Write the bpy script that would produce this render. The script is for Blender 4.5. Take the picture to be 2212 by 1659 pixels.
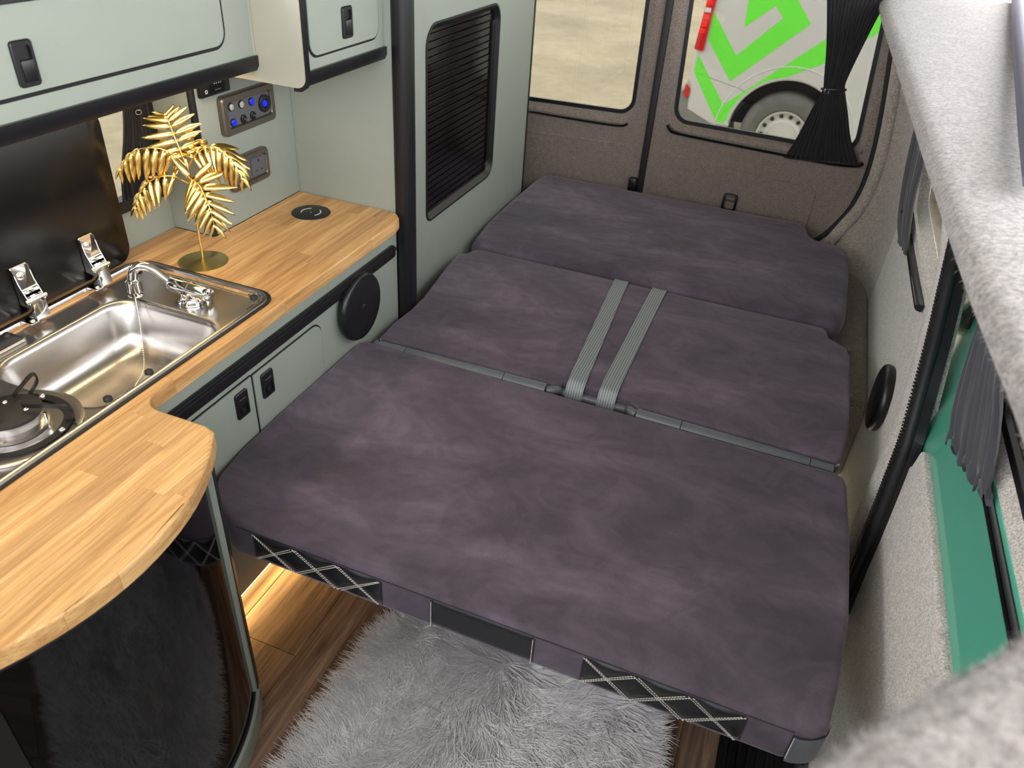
import bpy, bmesh, math, random
import numpy as np
from mathutils import Vector, Matrix
random.seed(7); rng = np.random.default_rng(7)
for o in list(bpy.data.objects): bpy.data.objects.remove(o)
S = bpy.context.scene; C = S.collection
PI = math.pi

# ------------------------------------------------------------------ camera
cam = bpy.data.cameras.new('camera'); camo = bpy.data.objects.new('camera', cam); C.objects.link(camo)
RC = [[0.9284855, 0.36599632, 0.06293946], [0.25675497, -0.51019673, -0.82083871], [-0.26831244, 0.77829686, -0.56768164]]
camo.matrix_world = Matrix(((RC[0][0], -RC[1][0], -RC[2][0], 0), (RC[0][1], -RC[1][1], -RC[2][1], 0), (RC[0][2], -RC[1][2], -RC[2][2], 1.75), (0, 0, 0, 1)))
cam.sensor_width = 36; cam.lens = 36 * 1645.0 / 2212; cam.clip_start = .02; cam.clip_end = 200
cam.dof.use_dof = True; cam.dof.focus_distance = 2.0; cam.dof.aperture_fstop = 5.6
S.camera = camo
# ------------------------------------------------------------------ world, light, exposure
W = bpy.data.worlds.new('sky'); S.world = W; W.use_nodes = True
wn = W.node_tree; bg = wn.nodes['Background']
bg.inputs[0].default_value = (.97, .98, 1, 1); bg.inputs[1].default_value = 6.8
sun = bpy.data.lights.new('sun', 'SUN'); sun.energy = 0.8; sun.angle = math.radians(25); sun.color = (1, .93, .82)
suno = bpy.data.objects.new('sun', sun); C.objects.link(suno)
suno.rotation_euler = Vector((.25, -.55, -.8)).to_track_quat('-Z', 'Y').to_euler()
S.view_settings.view_transform = 'Standard'; S.view_settings.look = 'None'
S.view_settings.exposure = 0.2; S.view_settings.gamma = 1; S.view_settings.use_curve_mapping = False

# ------------------------------------------------------------------ materials
def lin(c): return tuple(((v / 255) / 12.92 if v / 255 <= .04045 else ((v / 255 + .055) / 1.055) ** 2.4) for v in c) + (1,)
class NT:
    def __init__(s, name):
        s.m = bpy.data.materials.new(name); s.m.use_nodes = True; s.t = s.m.node_tree; s.b = s.t.nodes['Principled BSDF']
    def n(s, kind, **kw):
        x = s.t.nodes.new(kind)
        for k, v in kw.items():
            if k in x.inputs.keys(): x.inputs[k].default_value = v
            else: setattr(x, k, v)
        return x
    def l(s, a, b): s.t.links.new(a, b)
    def coords(s, scale=(1, 1, 1), rnd=0):
        tc = s.n('ShaderNodeTexCoord'); mp = s.n('ShaderNodeMapping'); mp.inputs['Scale'].default_value = scale
        src = tc.outputs['Object']
        if rnd:
            oi = s.n('ShaderNodeObjectInfo'); ad = s.n('ShaderNodeVectorMath', operation='ADD'); ml = s.n('ShaderNodeMath', operation='MULTIPLY'); ml.inputs[1].default_value = rnd
            s.l(oi.outputs['Random'], ml.inputs[0]); s.l(ml.outputs[0], ad.inputs[1]); s.l(src, ad.inputs[0]); src = ad.outputs[0]
        s.l(src, mp.inputs['Vector']); return mp.outputs[0]
    def noise(s, vec, scale, detail=3, rough=.55, dist=0):
        x = s.n('ShaderNodeTexNoise'); x.inputs['Scale'].default_value = scale; x.inputs['Detail'].default_value = detail
        x.inputs['Roughness'].default_value = rough; x.inputs['Distortion'].default_value = dist; s.l(vec, x.inputs['Vector']); return x.outputs['Fac']
    def ramp(s, fac, stops):
        x = s.n('ShaderNodeValToRGB'); e = x.color_ramp.elements
        while len(e) < len(stops): e.new(.5)
        for i, (p, c) in enumerate(stops): e[i].position = p; e[i].color = c if len(c) == 4 else tuple(c) + (1,)
        s.l(fac, x.inputs[0]); return x.outputs[0]
    def mix(s, fac, a, b, mode='MIX'):
        x = s.n('ShaderNodeMix', data_type='RGBA', blend_type=mode)
        for i, v in ((0, fac), (6, a), (7, b)):
            if hasattr(v, 'links'): s.l(v, x.inputs[i])
            else: x.inputs[i].default_value = v
        return x.outputs[2]
    def bump(s, h, strength=.3, dist=.002):
        x = s.n('ShaderNodeBump'); x.inputs['Strength'].default_value = strength; x.inputs['Distance'].default_value = dist
        s.l(h, x.inputs['Height']); s.l(x.outputs[0], s.b.inputs['Normal'])
    def set(s, **kw):
        for k, v in kw.items():
            s.b.inputs[k.replace('_', ' ')].default_value = v
        return s
def plain(name, col, rough=.5, metal=0, var=.0, bump=0, bscale=300, **kw):
    t = NT(name); t.set(Roughness=rough, Metallic=metal, **kw)
    c = col if len(col) == 4 else tuple(col) + (1,)
    v = t.coords()
    if var:
        f = t.noise(v, 14, 4)
        d = tuple(x * (1 - var) for x in c[:3]) + (1,); u = tuple(min(1, x * (1 + var)) for x in c[:3]) + (1,)
        t.l(t.ramp(f, [(.3, d), (.7, u)]), t.b.inputs['Base Color'])
    else: t.b.inputs['Base Color'].default_value = c
    if bump: t.bump(t.noise(v, bscale, 2), bump, .001)
    return t.m
M = {}
M['sage'] = plain('sage_laminate', lin((145, 152, 143)), .42, var=.02, bump=.04, bscale=900)
M['cream'] = plain('cream_laminate', lin((164, 162, 147)), .42, var=.02)
M['black'] = plain('black_plastic', lin((19, 19, 23)), .36, var=.06, bump=.05, bscale=700)
M['black_rough'] = plain('black_rubber', lin((18, 18, 22)), .6, var=.08, bump=.1)
M['black_gloss'] = plain('black_glass', lin((4, 4, 7)), .05, Specular_IOR_Level=.28)
M['lid'] = plain('black_lid_glass', lin((7, 7, 9)), .24)
M['slat'] = plain('gloss_black_slat', lin((10, 11, 14)), .12)
M['chrome'] = plain('chrome', (.85, .85, .86), .05, 1)
M['steel'] = plain('brushed_steel', (.47, .45, .435), .27, 1, var=.03, bump=.05, bscale=120)
M['gunmetal'] = plain('brushed_gunmetal', lin((122, 114, 106)), .34, .85, var=.05)
M['plate'] = plain('dark_grey_plate', lin((86, 87, 92)), .5, var=.03)
M['gold'] = plain('gold_leaf_metal', (.90, .62, .20), .25, 1, var=.08)
M['brass'] = plain('brass_disc', (.62, .50, .20), .30, 1, var=.08)
M['leather'] = plain('black_leather', lin((27, 28, 33)), .4, var=.05, bump=.25, bscale=500)
M['leather_grey'] = plain('grey_leather', lin((92, 95, 102)), .36, var=.06, bump=.2, bscale=500)
M['thread'] = plain('white_thread', lin((212, 208, 200)), .8)
M['green'] = plain('green_car_paint', lin((84, 170, 146)), .24, .15, Coat_Weight=.8, Coat_Roughness=.05)
M['white_paint'] = plain('white_van_paint', lin((196, 198, 198)), .25, Coat_Weight=.5)
M['lime'] = plain('lime_vinyl', lin((106, 226, 66)), .45)
M['red'] = plain('red_lens', lin((190, 22, 26)), .2, Coat_Weight=.6)
M['red_glow'] = plain('bright_red_lens', lin((255, 40, 40)), .15)
M['tyre'] = plain('tyre_rubber', lin((96, 96, 92)), .85, var=.1, bump=.2, bscale=80)
M['wheel'] = plain('wheel_silver', lin((190, 190, 184)), .4, .2)
M['dark'] = plain('dark_liner', lin((40, 41, 42)), .8)
M['bumper'] = plain('grey_bumper', lin((120, 120, 118)), .6)
M['lens_off'] = plain('pale_button', lin((170, 168, 162)), .3)
M['white_mark'] = plain('white_print', lin((205, 208, 212)), .5)
M['grey_mark'] = plain('grey_print', lin((110, 112, 118)), .5)
M['canvas'] = plain('grey_canvas', lin((70, 66, 84)), .8, var=.05)
def emit(name, col, st):
    t = NT(name); t.set(Base_Color=col, Emission_Color=col, Emission_Strength=st, Roughness=.4); return t.m
M['led'] = emit('warm_led', (1, .66, .25, 1), 14)
M['blue'] = emit('blue_led', (.0, .01, 1, 1), 1.1)
M['screen'] = emit('screen_digits', (.8, .9, 1, 1), .8)

def carpet(name, a, b, sc=260, bs=.55, bd=.0025):
    t = NT(name); t.set(Roughness=.95, Sheen_Weight=.35, Sheen_Roughness=.5); v = t.coords()
    n1 = t.noise(v, sc, 4, .7); n2 = t.noise(v, sc * .16, 3, .6)
    c = t.ramp(n1, [(.40, a), (.60, b)])
    c2 = t.ramp(n2, [(.3, (.86, .86, .86)), (.7, (1.08, 1.07, 1.06))])
    t.l(t.mix(1.0, c, c2, 'MULTIPLY'), t.b.inputs['Base Color']); t.bump(n1, bs, bd); return t.m
M['carpet'] = carpet('grey_van_carpet', lin((158, 152, 146)), lin((226, 220, 213)))
M['fleece'] = carpet('pale_fleece', lin((106, 100, 98)), lin((150, 143, 141)), 120, .9, .005)
M['carpet_shaded'] = carpet('van_carpet_shaded', lin((98, 87, 81)), lin((156, 142, 133)), 260, .8, .003)  # same van carpet, with the shade at the rear put into the colour
M['carpet_half_shaded'] = carpet('van_carpet_half_shaded', lin((126, 117, 110)), lin((190, 180, 171)))  # van carpet again, partial shade at the rear corner put into the colour
def suede():
    t = NT('plum_grey_suede'); t.set(Roughness=.92, Sheen_Weight=.22, Sheen_Roughness=.4); t.b.inputs['Sheen Tint'].default_value = (.85, .8, .92, 1)
    v = t.coords(); v2 = t.coords((1, 2.2, 1))
    a = t.noise(v2, 2.0, 5, .55, 1.0); b = t.noise(v, 9, 3, .5, 2.0); f = t.noise(v, 700, 2, .6)
    c1 = t.ramp(a, [(.32, lin((66, 58, 69))), (.5, lin((84, 74, 87))), (.68, lin((106, 94, 108)))])
    c2 = t.ramp(b, [(.42, (.9, .9, .91)), (.5, (1, 1, 1)), (.6, (1.12, 1.11, 1.12))])
    c3 = t.ramp(f, [(.35, (.86, .86, .86)), (.65, (1.12, 1.12, 1.12))])
    t.l(t.mix(1, t.mix(1, c1, c2, 'MULTIPLY'), c3, 'MULTIPLY'), t.b.inputs['Base Color'])
    w = t.noise(t.coords((1, 4, 1)), 4, 3, .5, .6); t.bump(w, .16, .02); return t.m
M['suede'] = suede()
def wood(name, ca, cb, cc, scale, rough, bstr):
    t = NT(name); t.set(Roughness=rough); v = t.coords((scale, scale * .06, scale), rnd=13.7)
    g = t.noise(v, 3.0, 6, .62, .5); fine = t.noise(t.coords((scale, scale * .02, scale), rnd=7.1), 14, 3, .6)
    c = t.ramp(g, [(.32, ca), (.52, cb), (.72, cc)])
    d = t.ramp(fine, [(.35, (.80, .78, .74)), (.6, (1.05, 1.05, 1.05))])
    oi = t.n('ShaderNodeObjectInfo'); tone = t.ramp(oi.outputs['Random'], [(0, (.76, .73, .70)), (.5, (.98, .97, .95)), (1, (1.14, 1.14, 1.12))])
    t.l(t.mix(1, t.mix(1, c, d, 'MULTIPLY'), tone, 'MULTIPLY'), t.b.inputs['Base Color']); t.bump(fine, bstr, .0008); return t.m
M['oak'] = wood('oiled_oak_stave', lin((176, 128, 78)), lin((208, 163, 108)), lin((222, 182, 130)), 22, .38, .12)
M['plank'] = wood('brown_vinyl_plank', lin((70, 52, 44)), lin((116, 92, 78)), lin((150, 124, 106)), 16, .5, .35)
def curtain_mat():
    t = NT('black_curtain_fabric'); t.set(Roughness=.85, Sheen_Weight=.2, Base_Color=lin((12, 12, 18))); t.bump(t.noise(t.coords(), 600, 2), .15, .001); return t.m
M['curtain'] = curtain_mat()
M['curtain_grey'] = plain('charcoal_curtain_fabric', lin((62, 62, 68)), .85, var=.06, bump=.15, bscale=600, Sheen_Weight=.25)
def belt():
    t = NT('grey_seat_belt_webbing'); t.set(Roughness=.45); v = t.coords()
    w = t.n('ShaderNodeTexWave', bands_direction='X'); w.inputs['Scale'].default_value = 42; t.l(v, w.inputs['Vector'])
    t.l(t.ramp(w.outputs['Fac'], [(.2, lin((94, 100, 106))), (.6, lin((134, 142, 147)))]), t.b.inputs['Base Color']); t.bump(w.outputs['Fac'], .5, .001); return t.m
M['belt'] = belt()
def ground_mat():
    t = NT('sunlit_concrete'); t.set(Roughness=.9); v = t.coords()
    a = t.noise(v, .6, 5, .6); b = t.noise(v, 9, 4, .7)
    c = t.ramp(a, [(.3, lin((150, 140, 116))), (.7, lin((186, 174, 146)))]); d = t.ramp(b, [(.35, (.86, .86, .86)), (.6, (1.04, 1.04, 1.04))])
    t.l(t.mix(1, c, d, 'MULTIPLY'), t.b.inputs['Base Color']); t.bump(b, .3, .01); return t.m
M['ground'] = ground_mat()
def glass(name, tint):
    t = NT(name); nt = t.t; nt.nodes.remove(t.b)
    tr = t.n('ShaderNodeBsdfTransparent'); tr.inputs[0].default_value = tint; gl = t.n('ShaderNodeBsdfGlossy'); gl.inputs['Roughness'].default_value = .02
    lw = t.n('ShaderNodeLayerWeight'); lw.inputs[0].default_value = .5; pw = t.n('ShaderNodeMath', operation='POWER'); pw.inputs[1].default_value = 5; t.l(lw.outputs['Facing'], pw.inputs[0])
    fr = t.n('ShaderNodeMath', operation='MULTIPLY_ADD'); fr.inputs[1].default_value = .9; fr.inputs[2].default_value = .035; t.l(pw.outputs[0], fr.inputs[0]); mx = t.n('ShaderNodeMixShader')
    t.l(fr.outputs[0], mx.inputs[0]); t.l(tr.outputs[0], mx.inputs[1]); t.l(gl.outputs[0], mx.inputs[2])
    t.l(mx.outputs[0], nt.nodes['Material Output'].inputs['Surface']); return t.m
M['glass'] = glass('tinted_window_glass', (.455, .45, .43, 1))
def fur_mat():
    t = NT('grey_faux_fur'); t.set(Roughness=.55, Sheen_Weight=.3); v = t.coords(); at = t.n('ShaderNodeAttribute', attribute_name='tone')
    c = t.ramp(at.outputs['Fac'], [(0, lin((190, 186, 190))), (1, lin((255, 253, 254)))]); d = t.ramp(t.noise(v, 14, 3), [(.3, (.86, .86, .87)), (.7, (1.02, 1.02, 1.02))])
    t.l(t.mix(1, c, d, 'MULTIPLY'), t.b.inputs['Base Color']); return t.m
M['fur'] = fur_mat()

# ------------------------------------------------------------------ helpers
def wpos(o):
    p = Vector((0, 0, 0))
    while o: p += o.location; o = o.parent
    return p
def link(name, me, m, parent=None, smooth=False, bev=0):
    o = bpy.data.objects.new(name, me); C.objects.link(o)
    if m is not None and not me.materials: me.materials.append(M[m] if isinstance(m, str) else m)
    if smooth:
        for p in me.polygons: p.use_smooth = True
    o.parent = parent
    return o
def obj(name, bm, m, parent=None, smooth=False, keep=False):
    """bm is in world coordinates; the object sits at its parent's origin."""
    if parent is not None and not keep: bmesh.ops.translate(bm, vec=-wpos(parent), verts=bm.verts)
    bmesh.ops.recalc_face_normals(bm, faces=bm.faces)
    me = bpy.data.meshes.new(name); bm.to_mesh(me); bm.free()
    o = link(name, me, m, parent)
    if smooth:
        for p in me.polygons: p.use_smooth = True
        me.set_sharp_from_angle(angle=math.radians(smooth if smooth > 1 else 40))
    return o
def tag(o, label, cat, group=None, kind=None):
    o['label'] = label; o['category'] = cat
    if group: o['group'] = group
    if kind: o['kind'] = kind
    return o
def thing(name, label, cat, loc, group=None, kind=None):
    o = bpy.data.objects.new(name, None); C.objects.link(o); o.location = loc; o.empty_display_size = .05
    return tag(o, label, cat, group, kind)
def B(): return bmesh.new()
def box(x0, x1, y0, y1, z0, z1, bev=0, seg=2, bm=None):
    b = bm or B()
    r = bmesh.ops.create_cube(b, size=1)
    bmesh.ops.scale(b, vec=(x1 - x0, y1 - y0, z1 - z0), verts=r['verts'])
    bmesh.ops.translate(b, vec=((x0 + x1) / 2, (y0 + y1) / 2, (z0 + z1) / 2), verts=r['verts'])
    if bev: bmesh.ops.bevel(b, geom=list({e for v in r['verts'] for e in v.link_edges}), offset=bev, segments=seg, affect='EDGES', profile=.5)
    return b
def loops(ls, close=True, cap0=False, cap1=False, bm=None, closed_u=False):
    """bridge successive loops (same count) of points."""
    b = bm or B(); V = [[b.verts.new(p) for p in L] for L in ls]; n = len(V[0])
    pairs = list(zip(V, V[1:])) + ([(V[-1], V[0])] if closed_u else [])
    for A, D in pairs:
        for i in range(n if close else n - 1):
            j = (i + 1) % n
            try: b.faces.new((A[i], A[j], D[j], D[i]))
            except ValueError: pass
    if cap0: b.faces.new(V[0][::-1])
    if cap1: b.faces.new(V[-1])
    b.normal_update()
    return b
def rrect(a0, a1, b0, b1, r, n=6):
    """rounded rectangle in 2D, CCW, 4*(n+1) points"""
    out = []
    for cx, cy, s in ((a1 - r, b0 + r, -90), (a1 - r, b1 - r, 0), (a0 + r, b1 - r, 90), (a0 + r, b0 + r, 180)):
        for k in range(n + 1):
            t = math.radians(s + 90 * k / n); out.append((cx + r * math.cos(t), cy + r * math.sin(t)))
    return out
def rpoly(pts, r, n=6):
    """rounded polygon; r single or list"""
    out = []; N = len(pts)
    for i, p in enumerate(pts):
        rr = r[i] if isinstance(r, (list, tuple)) else r
        p = Vector(p); a = (Vector(pts[i - 1]) - p).normalized(); c = (Vector(pts[(i + 1) % N]) - p).normalized()
        ang = a.angle(c); d = rr / math.tan(ang / 2)
        s, e = p + a * d, p + c * d; cen = p + (a + c).normalized() * (rr / math.sin(ang / 2))
        v0, v1 = s - cen, e - cen; tot = v0.angle(v1) if rr > 1e-6 else 0
        for k in range(n + 1):
            t = k / n
            if tot > 1e-4: q = cen + (v0 * math.sin((1 - t) * tot) + v1 * math.sin(t * tot)) / math.sin(tot)
            else: q = s.lerp(e, t)
            out.append((q.x, q.y))
    return out
def inset2(pts, d):
    """inward offset of a CCW 2D polygon by vertex normals"""
    out = []; N = len(pts)
    for i in range(N):
        a, p, c = Vector(pts[i - 1]), Vector(pts[i]), Vector(pts[(i + 1) % N])
        e1 = p - a; e2 = c - p
        if e1.length < 1e-7: e1 = e2
        if e2.length < 1e-7: e2 = e1
        n1 = Vector((-e1.y, e1.x)).normalized(); n2 = Vector((-e2.y, e2.x)).normalized()
        m = n1 + n2
        if m.length < 1e-6: m = n1
        m.normalize(); k = max(.35, m.dot(n1)); q = p + m * (d / k); out.append((q.x, q.y))
    return out
def prism(poly, axis, a, b_, bev=0, seg=2):
    """extrude a 2D polygon between a and b_ along axis: 'x' -> poly is (y,z); 'y' -> (x,z); 'z' -> (x,y)"""
    f = {'x': lambda p, t: (t, p[0], p[1]), 'y': lambda p, t: (p[0], t, p[1]), 'z': lambda p, t: (p[0], p[1], t)}[axis]
    b = loops([[f(p, a) for p in poly], [f(p, b_) for p in poly]], cap0=True, cap1=True)
    if bev:
        caps = [fc for fc in b.faces if len(fc.verts) == len(poly)] if len(poly) != 4 else [fc for fc in b.faces if abs(fc.normal[{'x': 0, 'y': 1, 'z': 2}[axis]]) > .9]
        es = list({e for fc in caps for e in fc.edges}); bmesh.ops.bevel(b, geom=es, offset=bev, segments=seg, affect='EDGES', profile=.5)
    b.normal_update(); big = [fc for fc in b.faces if len(fc.verts) > 4]
    bmesh.ops.triangulate(b, faces=big)
    return b
def ring(outer, inner, f, extra=()):
    """flat ring between 2D loops mapped by f(p, depth); extra: list of (loop2d, depth) after inner"""
    ls = [[f(p, 0) for p in outer], [f(p, 0) for p in inner]] + [[f(p, d) for p in L] for L, d in extra]
    return loops(ls)
def tube(pts, r, n=8, cap=True, bm=None, taper=None):
    b = bm or B(); P = [Vector(p) for p in pts]; L = []; up = None
    for i, p in enumerate(P):
        d = (P[min(i + 1, len(P) - 1)] - P[max(i - 1, 0)]).normalized()
        if up is None: up = d.orthogonal().normalized()
        up = (up - d * up.dot(d)).normalized(); sd = d.cross(up)
        rr = r * (taper[i] if taper else 1)
        L.append([b.verts.new(p + (up * math.cos(2 * PI * k / n) + sd * math.sin(2 * PI * k / n)) * rr) for k in range(n)])
    for A, D in zip(L, L[1:]):
        for k in range(n): b.faces.new((A[k], A[(k + 1) % n], D[(k + 1) % n], D[k]))
    if cap: b.faces.new(L[0][::-1]); b.faces.new(L[-1])
    return b
def sweep(path, sec, up=(0, 0, 1), cap=True):
    """sweep a 2D section (side, up) along a path"""
    P = [Vector(p) for p in path]; L = []; U0 = Vector(up)
    for i, p in enumerate(P):
        d = (P[min(i + 1, len(P) - 1)] - P[max(i - 1, 0)]).normalized(); sd = d.cross(U0).normalized(); u = sd.cross(d)
        L.append([p + sd * a + u * c for a, c in sec])
    return loops(L, cap0=cap, cap1=cap)
def lathe(prof, c, axis='z', n=32, cap=True):
    """prof: list of (r, h)"""
    f = {'z': lambda r, h, t: (c[0] + r * math.cos(t), c[1] + r * math.sin(t), c[2] + h), 'x': lambda r, h, t: (c[0] + h, c[1] + r * math.cos(t), c[2] + r * math.sin(t)),
         'y': lambda r, h, t: (c[0] + r * math.cos(t), c[1] + h, c[2] + r * math.sin(t))}[axis]
    return loops([[f(max(r, 1e-4), h, 2 * PI * k / n) for k in range(n)] for r, h in prof], cap0=cap, cap1=cap)
def spline(pts, n=8):
    """Catmull-Rom"""
    P = [Vector(p) for p in pts]; P = [P[0] * 2 - P[1]] + P + [P[-1] * 2 - P[-2]]; out = []
    for i in range(1, len(P) - 2):
        for k in range(n):
            t = k / n; a, b_, c, d = P[i - 1:i + 3]
            out.append(.5 * ((2 * b_) + (c - a) * t + (2 * a - 5 * b_ + 4 * c - d) * t * t + (3 * b_ - a - 3 * c + d) * t ** 3))
    return out + [P[-2]]
def clip(poly, x0, x1, y0, y1):
    def cut(P, inside, inter):
        out = []
        for i in range(len(P)):
            a, c = P[i - 1], P[i]
            if inside(c):
                if not inside(a): out.append(inter(a, c))
                out.append(c)
            elif inside(a): out.append(inter(a, c))
        return out
    def ix(x): return lambda a, c: (x, a[1] + (c[1] - a[1]) * (x - a[0]) / (c[0] - a[0]))
    def iy(y): return lambda a, c: (a[0] + (c[0] - a[0]) * (y - a[1]) / (c[1] - a[1]), y)
    for ins, it in ((lambda p: p[0] >= x0, ix(x0)), (lambda p: p[0] <= x1, ix(x1)), (lambda p: p[1] >= y0, iy(y0)), (lambda p: p[1] <= y1, iy(y1))):
        if len(poly) < 3: return []
        poly = cut(poly, ins, it)
    out = []
    for p in poly:
        if not out or (abs(p[0] - out[-1][0]) + abs(p[1] - out[-1][1])) > 2e-4: out.append(p)
    while len(out) > 2 and abs(out[0][0] - out[-1][0]) + abs(out[0][1] - out[-1][1]) < 2e-4: out.pop()
    ar = sum(out[i - 1][0] * out[i][1] - out[i][0] * out[i - 1][1] for i in range(len(out))) / 2 if len(out) > 2 else 0
    return out if ar > 2e-4 else []
def area_light(name, loc, size, sizey, energy, col, direction, parent=None):
    d = bpy.data.lights.new(name, 'AREA'); d.shape = 'RECTANGLE'; d.size = size; d.size_y = sizey; d.energy = energy; d.color = col
    o = bpy.data.objects.new(name, d); C.objects.link(o); o.parent = parent
    z = -Vector(direction).normalized(); y = Vector((0, 1, 0)); y = (y - z * y.dot(z)).normalized(); x = y.cross(z)
    o.matrix_local = Matrix(((x.x, y.x, z.x, 0), (x.y, y.y, z.y, 0), (x.z, y.z, z.z, 0), (0, 0, 0, 1)))
    o.location = Vector(loc) - (wpos(parent) if parent else Vector((0, 0, 0))); return o

# ================================================================== SETTING
tag(obj('ground', box(-30, 30, -20, 60, -.6, -.5), 'ground'), 'sunlit tan concrete yard outside the van windows', 'ground', kind='structure')

# floor with planks
fl = thing('floor', 'brown wood-effect plank floor of the van', 'floor', (-.7, 1.2, 0), kind='structure')
obj('floor_base', box(-1.6, .2, -1.2, 3.5, -.05, -.004), 'dark', fl)
PW = .1964; x = -.877 - 4 * PW; ci = 0
while x < .19:
    xa, xb = max(x, -1.6), min(x + PW, .197)
    ends = [-1.2] + ([-.24, .98, 2.2] if ci == 3 else sorted([-1.2 + ((.37 * ci * 1.7) % 1.22) + 1.22 * k for k in range(4)])) + [3.5]
    for ya, yb in zip(ends, ends[1:]):
        if yb - ya > .03: obj('plank', box(xa + .0006, xb - .0006, ya + .0006, yb - .0006, -.004, 0, .0008, 1), 'plank', fl)
    x += PW; ci += 1
# door step well
st = thing('step_well', 'black ribbed door step beside the plank floor', 'step', (.32, .8, -.14), kind='structure')
obj('step_tread', box(.2, .46, -.8, 1.7, -.16, -.14), 'black_rough', st)
obj('step_edge', box(.197, .218, -.8, 1.7, -.14, .003, .002), 'black', st)
for k in range(9): obj('rib', box(.235 + k * .024, .245 + k * .024, -.8, 1.6, -.14, -.134, .002, 1), 'black_rough', st)

# left wall with side window
wl = thing('wall_left', 'sage green lining below the side window behind the sink', 'wall', (-1.6, .8, 0), kind='structure')
obj('lower_lining', box(-1.60, -1.58, -.8, 3.6, 0, .945), 'sage', wl)
obj('upper_lining', box(-1.60, -1.58, -.8, 3.6, 1.36, 1.62), 'sage', wl)
obj('rear_lining', box(-1.60, -1.58, 1.565, 3.6, .945, 1.36), 'cream', wl)
w1 = thing('window_1', 'side window with black frame behind the gold palm ornament', 'window', (-1.6, .7, .94), kind='structure')
F = lambda p, d: (-1.585 + d, p[0], p[1])
o_, i_ = rrect(-.8, 1.572, .93, 1.37, .03), rrect(-.77, 1.54, .962, 1.345, .05)
obj('window_frame', loops([[F(p, -.02) for p in o_], [F(p, .012) for p in o_], [F(p, .012) for p in i_], [F(p, -.02) for p in i_]], closed_u=True), 'black', w1, 30)
obj('window_pane', prism(rrect(-.78, 1.55, .95, 1.355, .05), 'x', -1.598, -1.594), 'glass', w1)

tag(obj('front_light_block', box(-1.6, .6, -.95, -.9, 0, 1.3), 'dark'), 'unseen dark partition added to block low light from the front cab', 'wall', kind='structure')  # out of view, added to block low light from the front
# right wall, carpeted, with window hole
def prof(z): return float(np.interp(z, [0, .7, .85, 1.05, 1.2, 1.4, 1.6], [.44, .44, .43, .40, .36, .30, .24]))
wr = thing('wall_right', 'grey carpet lined side wall right of the bed', 'wall', (.44, 2.6, 0), kind='structure')
def subdiv_loop(L, n):
    out = []
    for i in range(len(L)):
        a, c = L[i], L[(i + 1) % len(L)]
        for k in range(n): out.append((a[0] + (c[0] - a[0]) * k / n, a[1] + (c[1] - a[1]) * k / n))
    return out
FR = lambda p, d: (prof(p[1]) + d, p[0], p[1])
ho = subdiv_loop(rrect(1.93, 2.98, .83, 1.32, .08, 5), 2); ou = subdiv_loop(rrect(1.70, 3.16, 0, 1.385, .001, 5), 2)
ho = subdiv_loop(ho, 4); ou = subdiv_loop(ou, 4)
def seal_y(z): return float(np.interp(z, [.18, .325, .448, .581, .677, .733, .794, .906, 1.08, 1.207, 1.3], [1.575, 1.60, 1.615, 1.64, 1.665, 1.70, 1.735, 1.765, 1.78, 1.74, 1.72])) + .03
ou = [(seal_y(p[1]) if p[0] < 1.71 else p[0], p[1]) for p in ou]
mid = [((a[0] + c[0]) / 2, (a[1] + c[1]) / 2) for a, c in zip(ou, ho)]
b = loops([[FR(p, .03) for p in ou], [FR(p, 0) for p in ou], [FR(p, 0) for p in mid], [FR(p, 0) for p in ho], [FR(p, .012) for p in inset2(ho, -.004)], [FR(p, .045) for p in inset2(ho, .016)]])
obj('side_lining', b, 'carpet', wr, 50)
# rear corner pillar lofted to the rear door opening
ap = [(1.40, .20), (1.32, .225), (1.23, .245), (.95, .29), (.745, .306), (.6, .29), (.5, .25), (.42, .197), (.36, .12), (.32, .0)]
zs = np.linspace(1.385, .0, 30); az = [a[0] for a in ap][::-1]; axv = [a[1] for a in ap][::-1]
L = []
for k in range(9):
    t = k / 8; row = []
    for z in zs:
        xa = float(np.interp(z, az, axv)); xw = prof(z); s = math.sin(t * PI / 2); c_ = 1 - math.cos(t * PI / 2)
        xx = xw + (xa - xw) * (c_ ** 1.1) - .0; yy = 3.16 + (3.53 - 3.16) * s
        row.append((xx, yy, z))
    L.append(row)
obj('corner_pillar', loops(L, close=False), 'carpet_half_shaded', wr, 60)
obj('pillar_roll', tube(spline([(p[1] + .03, 3.515, p[0] + .006) for p in ap[:7]] + [(.235, 3.51, .41), (.19, 3.5, .35)], 6), .026, 10), 'carpet_half_shaded', wr, 60)
obj('low_side', box(.3, .44, 2.35, 3.5, 0, .34, .03, 3), 'carpet_shaded', wr, 40)
w2 = thing('window_2', 'side window glass right of the bed behind the narrow curtain', 'window', (.46, 2.45, .9), kind='structure')
obj('window_pane', loops([[FR(p, .046) for p in inset2(ho, -.01)], [FR(p, .05) for p in inset2(ho, -.01)]], cap0=True, cap1=True), 'glass', w2)
# fuzzy pillar beside door seal
obj('door_pillar', sweep([(prof(z) - .012, 1.86 if z > .95 else float(np.interp(z, [0, .5, .7, .95], [1.66, 1.685, 1.735, 1.80])) + .092, z) for z in np.linspace(.05, 1.37, 30)], [(-.05, -.02), (.045, -.02), (.05, -.004), (.03, .012), (-.045, .016), (-.055, .006)], up=(-1, 0, 0)), 'carpet', wr, 50)
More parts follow.
